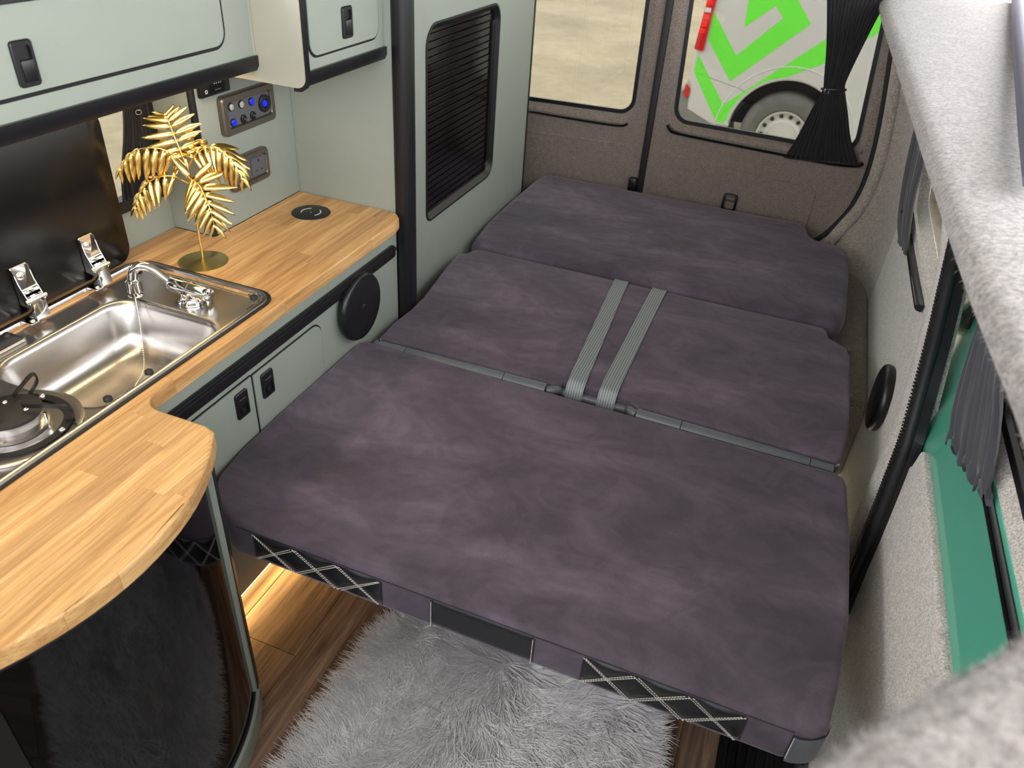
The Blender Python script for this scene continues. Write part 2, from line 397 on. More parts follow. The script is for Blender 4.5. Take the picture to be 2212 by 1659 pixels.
# ribbed door seal
tr3 = thing('trim_3', 'ribbed black rubber seal along the side door opening', 'door seal', (.43, 1.6, .2), kind='structure')
sp = spline([(.358, 1.72, 1.30), (.36, 1.74, 1.207), (.387, 1.78, 1.08), (.412, 1.765, .906), (.422, 1.735, .794), (.424, 1.70, .733), (.424, 1.665, .677), (.424, 1.64, .581), (.424, 1.615, .448), (.424, 1.60, .325), (.424, 1.575, .18)], 7)
sp = [Vector(p) + Vector((-.012, .012, 0)) for p in sp]
obj('seal_strip', sweep(sp, [(-.028, -.036), (.022, -.036), (.026, -.004), (.022, .006), (-.022, .008), (-.028, .002)], up=(-1, 0, 0)), 'black', tr3, 40)
obj('seal_bulb', tube([p + Vector((.004, -.026, 0)) for p in sp], .0125, 8), 'black_rough', tr3, 60)
path = [sp[0]]; acc = []; step = .0085; dist = 0
for a, c in zip(sp, sp[1:]):
    l = (c - a).length; t = step - dist
    while t < l: acc.append((a.lerp(c, t / l), (c - a).normalized())); t += step
    dist = (dist + l) % step
rb = B()
for p, d in acc:
    sd = d.cross(Vector((-1, 0, 0))).normalized(); u = sd.cross(d)
    vs = [rb.verts.new(p + sd * (.004 + s * .015) + d * e * .0022 + u * h) for s in (-1, 1) for e in (-1, 1) for h in (.006, .0105)]
    for f in ((0, 1, 3, 2), (4, 6, 7, 5), (0, 4, 5, 1), (2, 3, 7, 6), (1, 5, 7, 3), (0, 2, 6, 4)): rb.faces.new([vs[i] for i in f])
o = obj('seal_ribs', rb, 'black_rough', tr3); o['kind'] = 'stuff'

# rear doors
FY = lambda p, d: (p[0], 3.55 + d, p[1])
def rear_door(name, label, outer, hole, panel, rr):
    t = thing(name, label, 'door', ((outer[0][0] + outer[1][0]) / 2, 3.55, 0), kind='structure')
    O = rpoly(outer, .004, 6); hole = [(a * 1.0141, 1.75 - (1.75 - c) * 1.0141) for a, c in hole]; H = rpoly(hole, rr, 6)
    H0 = inset2(H, -.060); Mi = [((a[0] + c[0]) / 2, (a[1] + c[1]) / 2) for a, c in zip(O, H0)]
    b = loops([[FY(p, .04) for p in O], [FY(p, .0) for p in O], [FY(p, 0) for p in Mi], [FY(p, 0) for p in H0], [FY(p, .004) for p in inset2(H, -.046)], [FY(p, .016) for p in inset2(H, -.034)], [FY(p, .05) for p in inset2(H, -.016)]])
    obj('door_lining', b, 'carpet_shaded', t, 60)
    g0, g1 = inset2(H, -.022), inset2(H, .0)
    obj('gasket', loops([[FY(p, .056) for p in g0], [FY(p, .046) for p in g0], [FY(p, .046) for p in g1], [FY(p, .056) for p in g1]], closed_u=True), 'black', t, 30)
    obj('window_pane', loops([[FY(p, .052) for p in g1], [FY(p, .055) for p in g1]], cap0=True, cap1=True), 'glass', t)
    P = rpoly(panel, .04, 6)
    obj('pressed_panel', loops([[FY(p, .004) for p in P], [FY(p, -.0035) for p in inset2(P, .001)], [FY(p, -.0075) for p in inset2(P, .003)]], cap1=True), 'carpet_shaded', t, 60)
    return t
d1 = rear_door('door_1', 'left rear door with shade-coloured carpet lining and clear window', [(-1.56, .15), (-.66, .15), (-.66, 1.385), (-1.56, 1.385)], [(-1.38, .818), (-.752, .832), (-.757, 1.34), (-1.38, 1.34)], [(-1.38, .3), (-.71, .3), (-.71, .68), (-1.38, .66)], .055)
d2 = rear_door('door_2', 'right rear door with shade-coloured carpet lining and curtained window', [(-.645, .15), (.33, .15), (.33, 1.385), (-.645, 1.385)], [(-.538, .832), (.222, .822), (.172, 1.37), (-.558, 1.37)], [(-.556, .3), (.13, .3), (.13, .635), (-.556, .672)], .055)
# latches on the rear doors
obj('latch', box(-.705, -.668, 3.515, 3.552, .47, .535, .006, 2), 'black', d1, 40)
lt = obj('latch', loops([[FY(p, .004) for p in rrect(-.262, -.192, .46, .545, .015)], [FY(p, -.022) for p in rrect(-.26, -.194, .46, .543, .018)], [FY(p, -.024) for p in rrect(-.25, -.204, .47, .532, .012)], [FY(p, -.006) for p in rrect(-.248, -.206, .472, .53, .012)]], cap1=True), 'black', d2, 40)
obj('latch_bar', tube([(-.245, 3.535, .512), (-.209, 3.535, .512)], .004), 'black', lt, 60)
obj('screw_cover', lathe([(.001, -.004), (.008, -.003), (.009, .003)], (.254, 3.55, .82), 'y', 12), 'gunmetal', d2, 60)
tr1 = tag(obj('trim_1', box(-.668, -.637, 3.535, 3.575, .15, 1.385, .006, 2), 'black_rough', None, 40), 'black upright seal between the two rear doors', 'door seal', kind='structure')
tr2 = tag(obj('trim_2', tube(spline([(p[1], 3.535, p[0]) for p in ap], 6), .0125, 8), 'black_rough', None, 60), 'black seal curving around the right rear door opening', 'door seal', kind='structure')
obj('rear_sill', box(-1.56, .33, 3.42, 3.57, -.02, .15), 'dark', fl)
# curtain tracks on the rear doors (dark lips below the windows)
def track(name, label, pts, w, h, up, parent=None):
    t = thing(name, label, 'curtain track', pts[0])
    s = spline(pts, 8)
    obj('channel', sweep(s, [(-w, -h), (w, -h), (w, h * .3), (w * .5, h), (-w * .5, h), (-w, h * .3)], up=up), 'black', t, 40)
    obj('groove', sweep([p for p in s], [(-w * .45, h), (w * .45, h), (w * .3, h * 1.12), (-w * .3, h * 1.12)], up=up), 'black_gloss', t, 40)
    return t
track('curtain_track', 'black curtain rail under the left rear door window', [(-1.40, 3.545, .757), (-1.0, 3.54, .757), (-.80, 3.538, .762), (-.755, 3.543, .775)], .007, .008, (0, -1, 0))
track('curtain_track', 'black curtain rail under the right rear door window', [(-.572, 3.545, .80), (-.555, 3.54, .783), (-.50, 3.535, .772), (-.1, 3.53, .762), (.15, 3.53, .757), (.25, 3.532, .765), (.275, 3.54, .775)], .008, .009, (0, -1, 0))

# ceiling with roof opening
ce = thing('ceiling', 'pale grey fleece lined rim of the raised roof opening', 'ceiling', (0, 1, 1.4), kind='structure')
hp = [(-.5, .03), (-.12, .06), (-.02, .125), (.08, .245), (.115, .29), (.155, .338), (.195, .382), (.228, .45), (.243, .55), (.243, .68), (.226, .96), (.206, 1.5), (.186, 2.2), (.16, 3.0), (.15, 3.6)]
hs = [(p.x, p.y) for p in spline([(a, c, 0) for a, c in hp], 6)]
def outset(d):
    out = []
    for i, p in enumerate(hs):
        a, c = Vector(hs[max(i - 1, 0)]), Vector(hs[min(i + 1, len(hs) - 1)]); e = (c - a).normalized(); out.append((p[0] + e.y * d, p[1] - e.x * d))
    return out
Ls = [[(p[0], p[1], 1.40 + h) for p in outset(d)] for d, h in ((.04, -.05), (.012, -.047), (.002, -.036), (0, -.022), (.006, -.008), (.022, 0), (.06, .008), (.14, .014), (.24, .02), (.42, .022), (.6, .022))]
obj('roof_rim', loops(Ls, close=False), 'fleece', ce, 70)
pl = np.array(Ls); nr, nc = pl.shape[:2]; NP = 16000
ci_ = rng.integers(6, nc - 1, NP); ri = rng.integers(2, nr - 1, NP); fu, fv = rng.random(NP)[:, None], rng.random(NP)[:, None]
P0 = (pl[ri, ci_] * (1 - fu) + pl[ri + 1, ci_] * fu) * (1 - fv) + (pl[ri, ci_ + 1] * (1 - fu) + pl[ri + 1, ci_ + 1] * fu) * fv
du = pl[ri + 1, ci_] - pl[ri, ci_]; dv = pl[ri, ci_ + 1] - pl[ri, ci_]; Nn = np.cross(dv, du); Nn /= np.linalg.norm(Nn, axis=1)[:, None] + 1e-9
Nn *= np.where(ri < 3, np.sign((Nn * np.array([-1, .2, 0])).sum(1)), np.sign(Nn[:, 2] + 1e-9))[:, None]
Tn = rng.normal(0, 1, (NP, 3)); Tn -= (Tn * Nn).sum(1)[:, None] * Nn; Tn /= np.linalg.norm(Tn, axis=1)[:, None]; Sd = np.cross(Nn, Tn)
lh = rng.uniform(.004, .011, NP)[:, None]; wh_ = .00022
Q = np.stack([P0 - Sd * wh_, P0 + Sd * wh_, P0 + Nn * lh * .4 + Tn * lh * .5 + Sd * wh_, P0 + Nn * lh * .4 + Tn * lh * .5 - Sd * wh_, P0 + Nn * lh * .5 + Tn * lh], 1).reshape(-1, 3) - np.array(ce.location)[None]
bi = (np.arange(NP) * 5)[:, None]; fq = np.concatenate([bi + np.array([[0, 1, 2, 3]])], 1).tolist(); ft_ = (bi + np.array([[3, 2, 4]])).tolist()
me = bpy.data.meshes.new('fleece_pile'); me.from_pydata(Q.tolist(), [], fq + ft_); o = link('fleece_pile', me, 'fleece', ce); o['kind'] = 'stuff'
tag(obj('roof', prism([(-.6, 2.36), (4.1, 1.66), (4.1, 1.70), (-.6, 2.40)], 'x', -1.62, .62), 'cream'), 'unseen pop-up roof shell above the van interior, tilted to darken the rear', 'roof', kind='structure')  # unseen shell, added so light enters at the sides, low end darkens the rear
obj('canvas_seam', tube([(.31, 1.2, 1.437), (.345, 1.5, 1.437), (.48, 2.6, 1.437), (.629, 3.75, 1.437)], .016, 8), 'canvas', ce, 60)

# sliding side door
d3 = thing('door_3', 'green painted sliding side door with grey carpet lower panel', 'door', (.46, .7, 0), kind='structure')
def px(z): return float(np.interp(z, [.60, .70, .715, .80, .87, 1.05, 1.4], [.452, .452, .462, .478, .486, .476, .42]))
FD = lambda p, d: (px(p[1]) + d, p[0], p[1])
Hd = subdiv_loop(rrect(-.5, 1.53, .872, 1.34, .10, 6), 2); Od = subdiv_loop(rrect(-.8, 1.98, .60, 1.39, .002, 6), 2)
rows = [[(a[0] + (c[0] - a[0]) * t, a[1] + (c[1] - a[1]) * t) for a, c in zip(Od, Hd)] for t in (0, .3, .37, .55, .75, .9, 1)]
obj('door_frame', loops([[FD(p, .03) for p in Od]] + [[FD(p, 0) for p in r] for r in rows] + [[FD(p, .004) for p in inset2(Hd, .004)]]), 'green', d3, 60)
obj('window_reveal', loops([[FD(p, .002) for p in inset2(Hd, .006)], [FD(p, -.002) for p in inset2(Hd, .014)], [FD(p, .002) for p in inset2(Hd, .022)], [FD(p, .02) for p in inset2(Hd, .045)]]), 'carpet', d3, 60)
g0, g1 = inset2(Hd, .044), inset2(Hd, .066)
obj('gasket', loops([[FD(p, .035) for p in g0], [FD(p, .014) for p in g0], [FD(p, .018) for p in inset2(Hd, .055)], [FD(p, .014) for p in g1], [FD(p, .035) for p in g1]], closed_u=True), 'black', d3, 30)
obj('window_pane', loops([[FD(p, .026) for p in g1], [FD(p, .03) for p in g1]], cap0=True, cap1=True), 'glass', d3)
cp = [(-.8, -.14), (1.78, -.14), (1.78, .50), (1.70, .60), (1.63, .64)] + [(1.60 + .018 * math.cos(t), .675 + .03 * math.sin(t)) for t in (0, .5, 1.0, 1.57)] + [(1.2, .708), (.9, .706), (-.8, .70)]
obj('lower_panel', prism(cp, 'x', .46, .438, .006, 2), 'carpet', d3, 50)
track('curtain_track', 'black curtain rail along the green sliding door ledge', [(.482, -.3, .857), (.483, .4, .857), (.483, 1.0, .857), (.483, 1.3, .857)], .010, .012, (-1, 0, .35))
track('curtain_track', 'black curtain rail on the carpeted wall right of the bed', [(.418, 2.12, .815), (.42, 2.4, .80), (.422, 2.75, .785)], .010, .010, (-1, 0, .2))

# ================================================================== KITCHEN
kb = thing('kitchen_cabinet', 'sage green kitchen base cabinet with black rail under the oak worktop', 'cabinet', (-1.09, 1.2, 0))
obj('front_panel', box(-1.108, -1.092, -.2, 1.954, .055, .79), 'sage', kb)
obj('side_board', box(-1.56, -1.108, -.2, -.185, .0, .79), 'sage', kb)
obj('plinth', box(-1.125, -1.104, -.2, 1.954, .0, .055), 'cream', kb)
obj('rail', prism(rrect(.87, 1.925, .703, .743, .012), 'x', -1.092, -1.078, .004, 2), 'black', kb, 40)
obj('rail_lip', box(-1.08, -1.072, .87, 1.92, .728, .738, .003, 2), 'black', kb, 40)
def catch(parent, xf, y0, y1, z0, z1, low=True):
    """flush push catch facing +x"""
    h = z1 - z0; w = y1 - y0
    F = lambda p, d: (xf + d, p[0], p[1])
    o, i = rrect(y0, y1, z0, z1, .007, 4), None
    a, c = (z0 + .10 * h, z0 + .52 * h) if low else (z0 + .55 * h, z1 - .12 * h)
    i = rrect(y0 + .2 * w, y1 - .16 * w, a, c, .005, 4)
    hd = obj('handle', loops([[F(p, 0) for p in o], [F(p, .004) for p in o], [F(p, .0055) for p in inset2(o, .002)], [F(p, .0055) for p in i], [F(p, .0007) for p in i]], cap1=True), 'black', parent, 30)
    if low:
        obj('button', box(xf, xf + .0045, y0 + .35 * w, y1 - .3 * w, a + .004, a + .018, .003, 2), 'black', hd, 40)
        obj('slot', box(xf + .0052, xf + .0062, y0 + .25 * w, y1 - .25 * w, z0 + .72 * h, z0 + .735 * h), 'grey_mark', hd)
    else:
        obj('button', box(xf + .003, xf + .0075, y0 + .24 * w, y1 - .16 * w, z0 + .1 * h, a + .002, .0015, 2), 'black', hd, 40)
    return hd
def flat_door(parent, xf, poly, name='door', gap=.0045):
    d = obj(name, prism(poly, 'x', xf, xf + .004), 'sage', parent)
    obj('door_gap', prism(inset2(poly, -gap), 'x', xf - .0005, xf + .0012), 'black', d)
    return d
da = flat_door(kb, -1.092, rpoly([(1.222, .12), (1.515, .12), (1.515, .674), (1.222, .674)], [.02, .02, .035, .001], 6))
catch(da, -1.088, 1.245, 1.291, .588, .661)
db = flat_door(kb, -1.092, rpoly([(.93, .12), (1.214, .12), (1.214, .676), (.93, .676)], [.02, .02, .001, .035], 6))
catch(db, -1.088, 1.146, 1.191, .588, .661)
# warm strip light below the cabinet
ls = thing('plinth_light', 'warm strip light glowing under the kitchen cabinet onto the floor', 'strip light', (-1.1, 1.35, .05))
obj('strip', box(-1.103, -1.096, .9, 1.96, .046, .054), 'led', ls)
area_light('plinth_glow', (-1.094, 1.45, .052), .012, 1.0, 2.6, (1, .62, .22), (.35, 0, -1), ls)

# worktop of oak staves
WT0, WT1 = .797, .832
out_w = [(-1.06, -.1), (-1.06, .2), (-1.05, .235), (-1.025, .255), (-.905, .256), (-.882, .266), (-.872, .28)]
for k in range(21):
    t = math.radians(-36.5 + 73 * k / 20); out_w.append((-1.262 + .484 * math.cos(t), .565 + .484 * math.sin(t)))
out_w += [(-.88, .862), (-.905, .869)] + [(-1.015 - .045 * math.sin(t), .914 - .045 * math.cos(t)) for t in np.linspace(0, PI / 2, 9)] + [ (-1.06, 1.895), (-1.068, 1.93), (-1.09, 1.955), (-1.11, 1.962), (-1.443, 1.962), (-1.443, 1.557), (-1.578, 1.557), (-1.578, -.1)]
wt = thing('worktop', 'oiled oak worktop with rounded peninsula end around the sink', 'worktop', (-1.2, 1.0, WT0))
def on_edge(p):
    for i in range(len(out_w)):
        a, c = Vector(out_w[i - 1]), Vector(out_w[i]); d = c - a; L2 = d.length_squared
        t = max(0, min(1, (Vector(p) - a).dot(d) / L2))
        if (a + d * t - Vector(p)).length < 3e-4: return True
    return False
HX0, HX1, HY0, HY1 = -1.488, -1.104, .44, 1.33
def stave(xa, xb, ya, yb):
    g = .0002
    poly = clip(out_w, xa + g, xb - g, ya + g, yb - g)
    if not poly: return
    b = prism(poly, 'z', WT0, WT1) if False else loops([[(p[0], p[1], WT0) for p in poly], [(p[0], p[1], WT1) for p in poly]], cap0=True, cap1=True)
    es = [e for e in b.edges if all(abs(v.co.z - WT1) < 1e-6 for v in e.verts) and all(on_edge((v.co.x, v.co.y)) for v in e.verts) and on_edge(((e.verts[0].co.x + e.verts[1].co.x) / 2, (e.verts[0].co.y + e.verts[1].co.y) / 2))]
    if es: bmesh.ops.bevel(b, geom=es, offset=.005, segments=3, affect='EDGES', profile=.5)
    b.normal_update(); bmesh.ops.triangulate(b, faces=[f for f in b.faces if len(f.verts) > 4])
    obj('stave', b, 'oak', wt)
SW = .0435; xs = [-1.578]
while xs[-1] < -.77: xs.append(xs[-1] + SW)
xs = sorted(set([round(v, 4) for v in xs]))
r2 = random.Random(3)
for xa, xb in zip(xs, xs[1:]):
    y = -.1 - r2.random() * .3
    while y < 1.965:
        y2 = y + .34 + .26 * r2.random()
        segs = [(y, y2)]
        xm0, xm1 = max(xa, HX0), min(xb, HX1)
        if xm1 - xm0 > .001:
            cells = []
            if xa < HX0 - 1e-4: cells.append((xa, HX0, y, y2))
            if xb > HX1 + 1e-4: cells.append((HX1, xb, y, y2))
            if y < HY0: cells.append((xm0, xm1, y, min(y2, HY0)))
            if y2 > HY1: cells.append((xm0, xm1, max(y, HY1), y2))
            for c_ in cells: stave(*c_)
        else: stave(xa, xb, y, y2)
        y = y2

# sink and hob unit
sk = thing('sink_hob', 'stainless steel sink and hob unit set into the oak worktop', 'sink', (-1.3, .88, WT1))
def RZ(x0, x1, y0, y1, r, z, n=8): return [(p[0], p[1], z) for p in rrect(x0, x1, y0, y1, r, n)]
def I(d, z, r): return RZ(-1.508 + d, -1.090 - d, .42 + d, 1.348 - d, r, z)
BX = (-1.418, -1.112, .822, 1.192)
def Bn(d, z, r): return RZ(BX[0] + d, BX[1] - d, BX[2] + d, BX[3] - d, r, z)
obj('deck', loops([I(0, .8325, .05), I(.002, .838, .05), I(.007, .840, .048), I(.012, .839, .046), I(.018, .826, .044), I(.024, .8235, .042),
    Bn(-.012, .8235, .072), Bn(-.004, .824, .066), Bn(0, .821, .064), Bn(.006, .81, .06), Bn(.016, .75, .06), Bn(.026, .716, .058), Bn(.05, .70, .05), Bn(.10, .694, .03)], cap1=True), 'steel', sk, 45)
obj('gasket', loops([I(-.007, .8322, .055), I(-.007, .835, .055), I(.003, .835, .05), I(.003, .8322, .05)], closed_u=True), 'black_rough', sk)
# raised ledge behind the hob, end ledge of the basin
obj('hob_ledge', prism(rrect(-1.49, -1.43, .44, .945, .012), 'z', .822, .838, .005, 3), 'steel', sk, 40)
obj('corner_ledge', prism([(-1.155, 1.325), (-1.115, 1.318), (-1.112, 1.262), (-1.118, 1.29), (-1.13, 1.31)][::-1], 'z', .823, .836, .002, 1), 'steel', sk, 40)
for k, (x, y) in enumerate([(-1.118, .849), (-1.116, .955), (-1.127, 1.311), (-1.482, 1.311), (-1.475, .93)]):
    obj('rubber_stud', lathe([(.009, 0), (.0085, .006), (.005, .009), (.001, .0095)], (x, y, .8345), 'z', 14), 'black_rough', sk, 60)
dr = obj('drain', lathe([(.042, 0), (.043, .003), (.036, .004), (.03, .001), (.001, .001)], (-1.235, 1.0, .694), 'z', 28), 'chrome', sk, 40)
obj('plug', lathe([(.024, .001), (.023, .005), (.015, .008), (.001, .009)], (-1.235, 1.0, .694), 'z', 20), 'black_rough', dr, 50)
# lid and hinges
ld = thing('glass_lid', 'black glass lid standing open behind the sink', 'lid', (-1.5, .88, .845))
obj('lid_panel', prism(rrect(.43, 1.325, .846, 1.225, .04, 8), 'x', -1.512, -1.506, .0015, 2), 'lid', ld, 40)
for y in (1.022, 1.203):
    h = obj('hinge', prism([(-1.496, .838), (-1.470, .838), (-1.470, .876), (-1.478, .884), (-1.496, .884)], 'y', y - .017, y + .017, .002, 2), 'chrome', ld, 30)
    arm = [(-1.504, .955), (-1.498, .953), (-1.492, .92), (-1.478, .888), (-1.474, .876), (-1.486, .868), (-1.504, .87)]
    for s in (-1, 1): obj('hinge_arm', prism(arm, 'y', y + s * .0195 - .0012, y + s * .0195 + .0012), 'chrome', h, 30)
    obj('hinge_plate', box(-1.5055, -1.502, y - .02, y + .02, .87, .957, .001, 1), 'chrome', h)
    obj('hinge_pin', tube([(-1.479, y - .026, .882), (-1.479, y + .026, .882)], .0055, 12), 'chrome', h, 60)
    obj('bolt', lathe([(.009, 0), (.0085, .003), (.005, .006), (.001, .0065)], (-1.502, y - .002, .933), 'x', 14), 'chrome', h, 60)
    obj('foot_plate', box(-1.494, -1.462, y - .04, y - .018, .838, .842, .001, 1), 'chrome', h)
    obj('foot_screw', lathe([(.006, 0), (.005, .003), (.001, .004)], (-1.472, y - .029, .842), 'z', 12), 'chrome', h, 60)
# tap
tp = thing('tap', 'chrome swan neck tap on the far end of the sink', 'tap', (-1.257, 1.245, .8245))
obj('base', lathe([(.031, 0), (.031, .004), (.026, .008), (.023, .022), (.024, .03), (.018, .034), (.001, .035)], (-1.257, 1.245, .8245), 'z', 28), 'chrome', tp, 40)
p0, p1 = Vector((-1.31, 1.243, .862)), Vector((-1.205, 1.247, .855))
dd = (p1 - p0).normalized()
obj('valve_body', tube([p0, p0 + dd * .004, p0 + dd * .055, p0 + dd * .056, p0 + dd * .098, p1], .0185, 20, taper=[.88, 1, 1, .99, .99, .88]), 'chrome', tp, 40)
ring_ = obj('blue_ring', tube([p0 + dd * .055, p0 + dd * .057], .0192, 20), 'grey_mark', tp, 40)
obj('lever', tube([p1 + Vector((-.004, 0, 0)), p1 + Vector((.004, 0, 0)), p1 + Vector((.007, 0, 0))], .0155, 18, taper=[1, 1, .7]), 'chrome', tp, 40)
obj('lever_tab', box(-1.207, -1.201, 1.238, 1.256, .828, .856, .003, 2), 'chrome', tp, 40)
sp_ = spline([(-1.30, 1.243, .858), (-1.325, 1.234, .882), (-1.345, 1.224, .902), (-1.362, 1.213, .908), (-1.374, 1.203, .898), (-1.377, 1.197, .876)], 6)
obj('spout', tube(sp_, .0115, 14), 'chrome', tp, 60)
obj('nozzle', lathe([(.0175, 0), (.0175, .026), (.013, .031)], (-1.377, 1.197, .846), 'z', 20), 'chrome', tp, 40)
obj('aerator', lathe([(.013, 0), (.013, .003)], (-1.377, 1.197, .8445), 'z', 16), 'gunmetal', tp)
# plug chain
ch = thing('plug_chain', 'beaded steel plug chain hanging into the sink basin', 'chain', (-1.385, 1.205, .82))
obj('rosette', lathe([(.018, 0), (.017, .003), (.006, .005), (.001, .006)], (-1.395, 1.212, .8235), 'z', 20), 'chrome', ch, 50)
cpth = spline([(-1.392, 1.205, .829), (-1.362, 1.178, .829), (-1.347, 1.162, .79), (-1.325, 1.135, .745), (-1.30, 1.10, .703), (-1.27, 1.04, .699), (-1.24, 1.003, .703)], 12)
bb = B()
tot = [cpth[0]]
for a, c in zip(cpth, cpth[1:]):
    n = max(1, int((c - a).length / .0052))
    for k in range(1, n + 1): tot.append(a.lerp(c, k / n))
for p in tot:
    r = bmesh.ops.create_icosphere(bb, subdivisions=1, radius=.0021); bmesh.ops.translate(bb, vec=p, verts=r['verts'])
o = obj('bead_chain', bb, 'chrome', ch, 60); o['kind'] = 'stuff'
# hob burner
bc = (-1.215, .72)
hb = thing('hob_burner', 'round gas burner with black cap and wire pan supports beside the sink', 'burner', (bc[0], bc[1], .8245))
obj('dish', lathe([(.118, 0), (.117, .004), (.108, .006), (.098, .002), (.086, .001), (.06, .003), (.001, .004)], (bc[0], bc[1], .8240), 'z', 48), 'steel', hb, 40)
obj('support_ring', lathe([(.099, .004), (.099, .0065), (.083, .0065), (.083, .004)], (bc[0], bc[1], .8240), 'z', 40, cap=False), 'black', hb, 40)
obj('burner_head', lathe([(.06, .004), (.062, .012), (.05, .016), (.052, .03), (.053, .034), (.001, .034)], (bc[0], bc[1], .8240), 'z', 40), 'steel', hb, 40)
cap = obj('burner_cap', lathe([(.055, .034), (.056, .0375), (.052, .040), (.001, .0405)], (bc[0], bc[1], .8240), 'z', 40), 'black_rough', hb, 40)
for a in (.6, 2.6, 4.2): obj('screw', lathe([(.005, 0), (.004, .0025), (.001, .003)], (bc[0] + .03 * math.cos(a), bc[1] + .03 * math.sin(a), .8640), 'z', 10), 'chrome', cap, 60)
for a in (25, 115, 205, 295):
    a = math.radians(a); d = Vector((math.cos(a), math.sin(a), 0)); s = Vector((-d.y, d.x, 0)); c0 = Vector((bc[0], bc[1], .824))
    pth = [c0 + d * .088 + s * .012 + Vector((0, 0, .008)), c0 + d * .106 + s * .010 + Vector((0, 0, .012)), c0 + d * .114 + Vector((0, 0, .03)), c0 + d * .108 + Vector((0, 0, .047)), c0 + d * .085 + Vector((0, 0, .051)), c0 + d * .028 + Vector((0, 0, .051))]
    sm = spline(pth, 5)
    obj('pan_support', loops([[p - s * .0015 - Vector((0, 0, .004)), p + s * .0015 - Vector((0, 0, .004)), p + s * .0015 + Vector((0, 0, .004)), p - s * .0015 + Vector((0, 0, .004))] for p in sm], cap0=True, cap1=True), 'black', hb, 30)
    obj('screw', lathe([(.006, 0), (.005, .003), (.001, .004)], tuple(c0 + d * .091 - s * .012 + Vector((0, 0, .0065))), 'z', 12), 'chrome', hb, 60)
obj('igniter', tube([(bc[0] + .05, bc[1] + .03, .828), (bc[0] + .052, bc[1] + .031, .856)], .003, 8), 'chrome', hb, 60)

# wireless charger
wc = thing('wireless_charger', 'round black wireless charger set into the oak worktop end', 'charger', (-1.312, 1.83, WT1))
obj('disc', lathe([(.058, 0), (.0575, .0015), (.056, .002), (.001, .002)], (-1.312, 1.83, WT1), 'z', 48), 'black', wc, 40)
for a0, a1 in ((-35, 60), (120, 215)):
    L = [[(-1.312 + r * math.cos(math.radians(a)), 1.83 + r * math.sin(math.radians(a)), WT1 + .0022) for r in (.027, .0305)] for a in np.linspace(a0, a1, 16)]
    L = [[(p[0], p[1], p[2]) for p in row] for row in L]
    b = loops([[a, c, (c[0], c[1], c[2] + .0004), (a[0], a[1], a[2] + .0004)] for a, c in L], cap0=True, cap1=True); obj('printed_arc', b, 'white_mark', wc)
obj('printed_dot', lathe([(.002, 0), (.002, .0004)], (-1.312, 1.83, WT1 + .002), 'z', 10), 'white_mark', wc)

# gold palm ornament
PB = Vector((-1.366, 1.418, WT1))
pm = thing('palm_ornament', 'gold metal palm tree ornament on a round brass base', 'ornament', tuple(PB))
obj('base', lathe([(.0625, 0), (.0625, .0015), (.05, .004), (.012, .006), (.004, .010), (.001, .0105)], tuple(PB), 'z', 48), 'brass', pm, 40)
obj('stem', tube(spline([PB + Vector((0, 0, .004)), (-1.366, 1.42, .92), (-1.364, 1.42, 1.02), (-1.363, 1.42, 1.075), (-1.37, 1.425, 1.10)], 6), .0031, 8), 'gold', pm, 60)
def leaf_mesh(name, curl, fold):
    n = 7; rows = []
    for k in range(n):
        t = k / (n - 1); w = .115 * math.sin(PI * (t * .93 + .07) ** .8) ** .9 + .004; z = -curl * t * t
        rows.append([(t, -w, z + fold * w), (t, 0, z), (t, w, z + fold * w), (t, w, z + fold * w - .012), (t, 0, z - .012), (t, -w, z + fold * w - .012)])
    b = loops(rows, cap0=True, cap1=True); bmesh.ops.recalc_face_normals(b, faces=b.faces)
    me = bpy.data.meshes.new(name); b.to_mesh(me); b.free(); me.materials.append(M['gold'])
    for p in me.polygons: p.use_smooth = True
    return me
leaves = [leaf_mesh('leaflet', .06, .2), leaf_mesh('leaflet', .16, .3), leaf_mesh('leaflet', .26, .2)]
def frond(pts, n, ln, sag, nrm, fwd):
    s = spline(pts, 10); fr = obj('frond', tube(s, .0021, 6, taper=[1.15 - .8 * k / (len(s) - 1) for k in range(len(s))]), 'gold', pm, 60)
    base = wpos(pm)
    for k in range(n):
        t = .22 + .78 * (k / (n - 1)); i = min(int(t * (len(s) - 1)), len(s) - 2); p = s[i].lerp(s[i + 1], t * (len(s) - 1) - i) if i < len(s) - 1 else s[-1]
        d = (s[min(i + 1, len(s) - 1)] - s[max(i - 1, 0)]).normalized()
        side0 = d.cross(Vector(nrm)).normalized()
        for sg in (-1, 1):
            l = ln * (.55 + .75 * math.sin(PI * min(1, t * .85 + .08))) * random.uniform(.92, 1.08)
            dirv = (side0 * sg * (1.0 - .55 * max(0, t - .5)) + d * (fwd + 1.1 * max(0, t - .55)) + Vector((0, 0, -sag * (.55 + .6 * t))) + Vector((random.uniform(-.06, .06),) * 3)).normalized()
            up = Vector((.62, -.68, .38)) + side0 * sg * .35; up = (up - dirv * up.dot(dirv)).normalized(); yv = up.cross(dirv)
            o = link('leaflet', random.choice(leaves), None, fr)
            o.matrix_local = Matrix.Translation(p - base) @ Matrix((dirv, yv, up)).transposed().to_4x4() @ Matrix.Diagonal((l, l * .95, l, 1))
    return fr
frond([(-1.366, 1.42, 1.085), (-1.374, 1.42, 1.112), (-1.386, 1.42, 1.15), (-1.40, 1.425, 1.182), (-1.415, 1.435, 1.195)], 8, .056, .10, (.62, -.72, .32), .2)
frond([(-1.366, 1.42, 1.085), (-1.395, 1.405, 1.118), (-1.43, 1.385, 1.128), (-1.472, 1.365, 1.115), (-1.508, 1.352, 1.075)], 8, .062, 1.25, (.3, -.75, .55), .3)
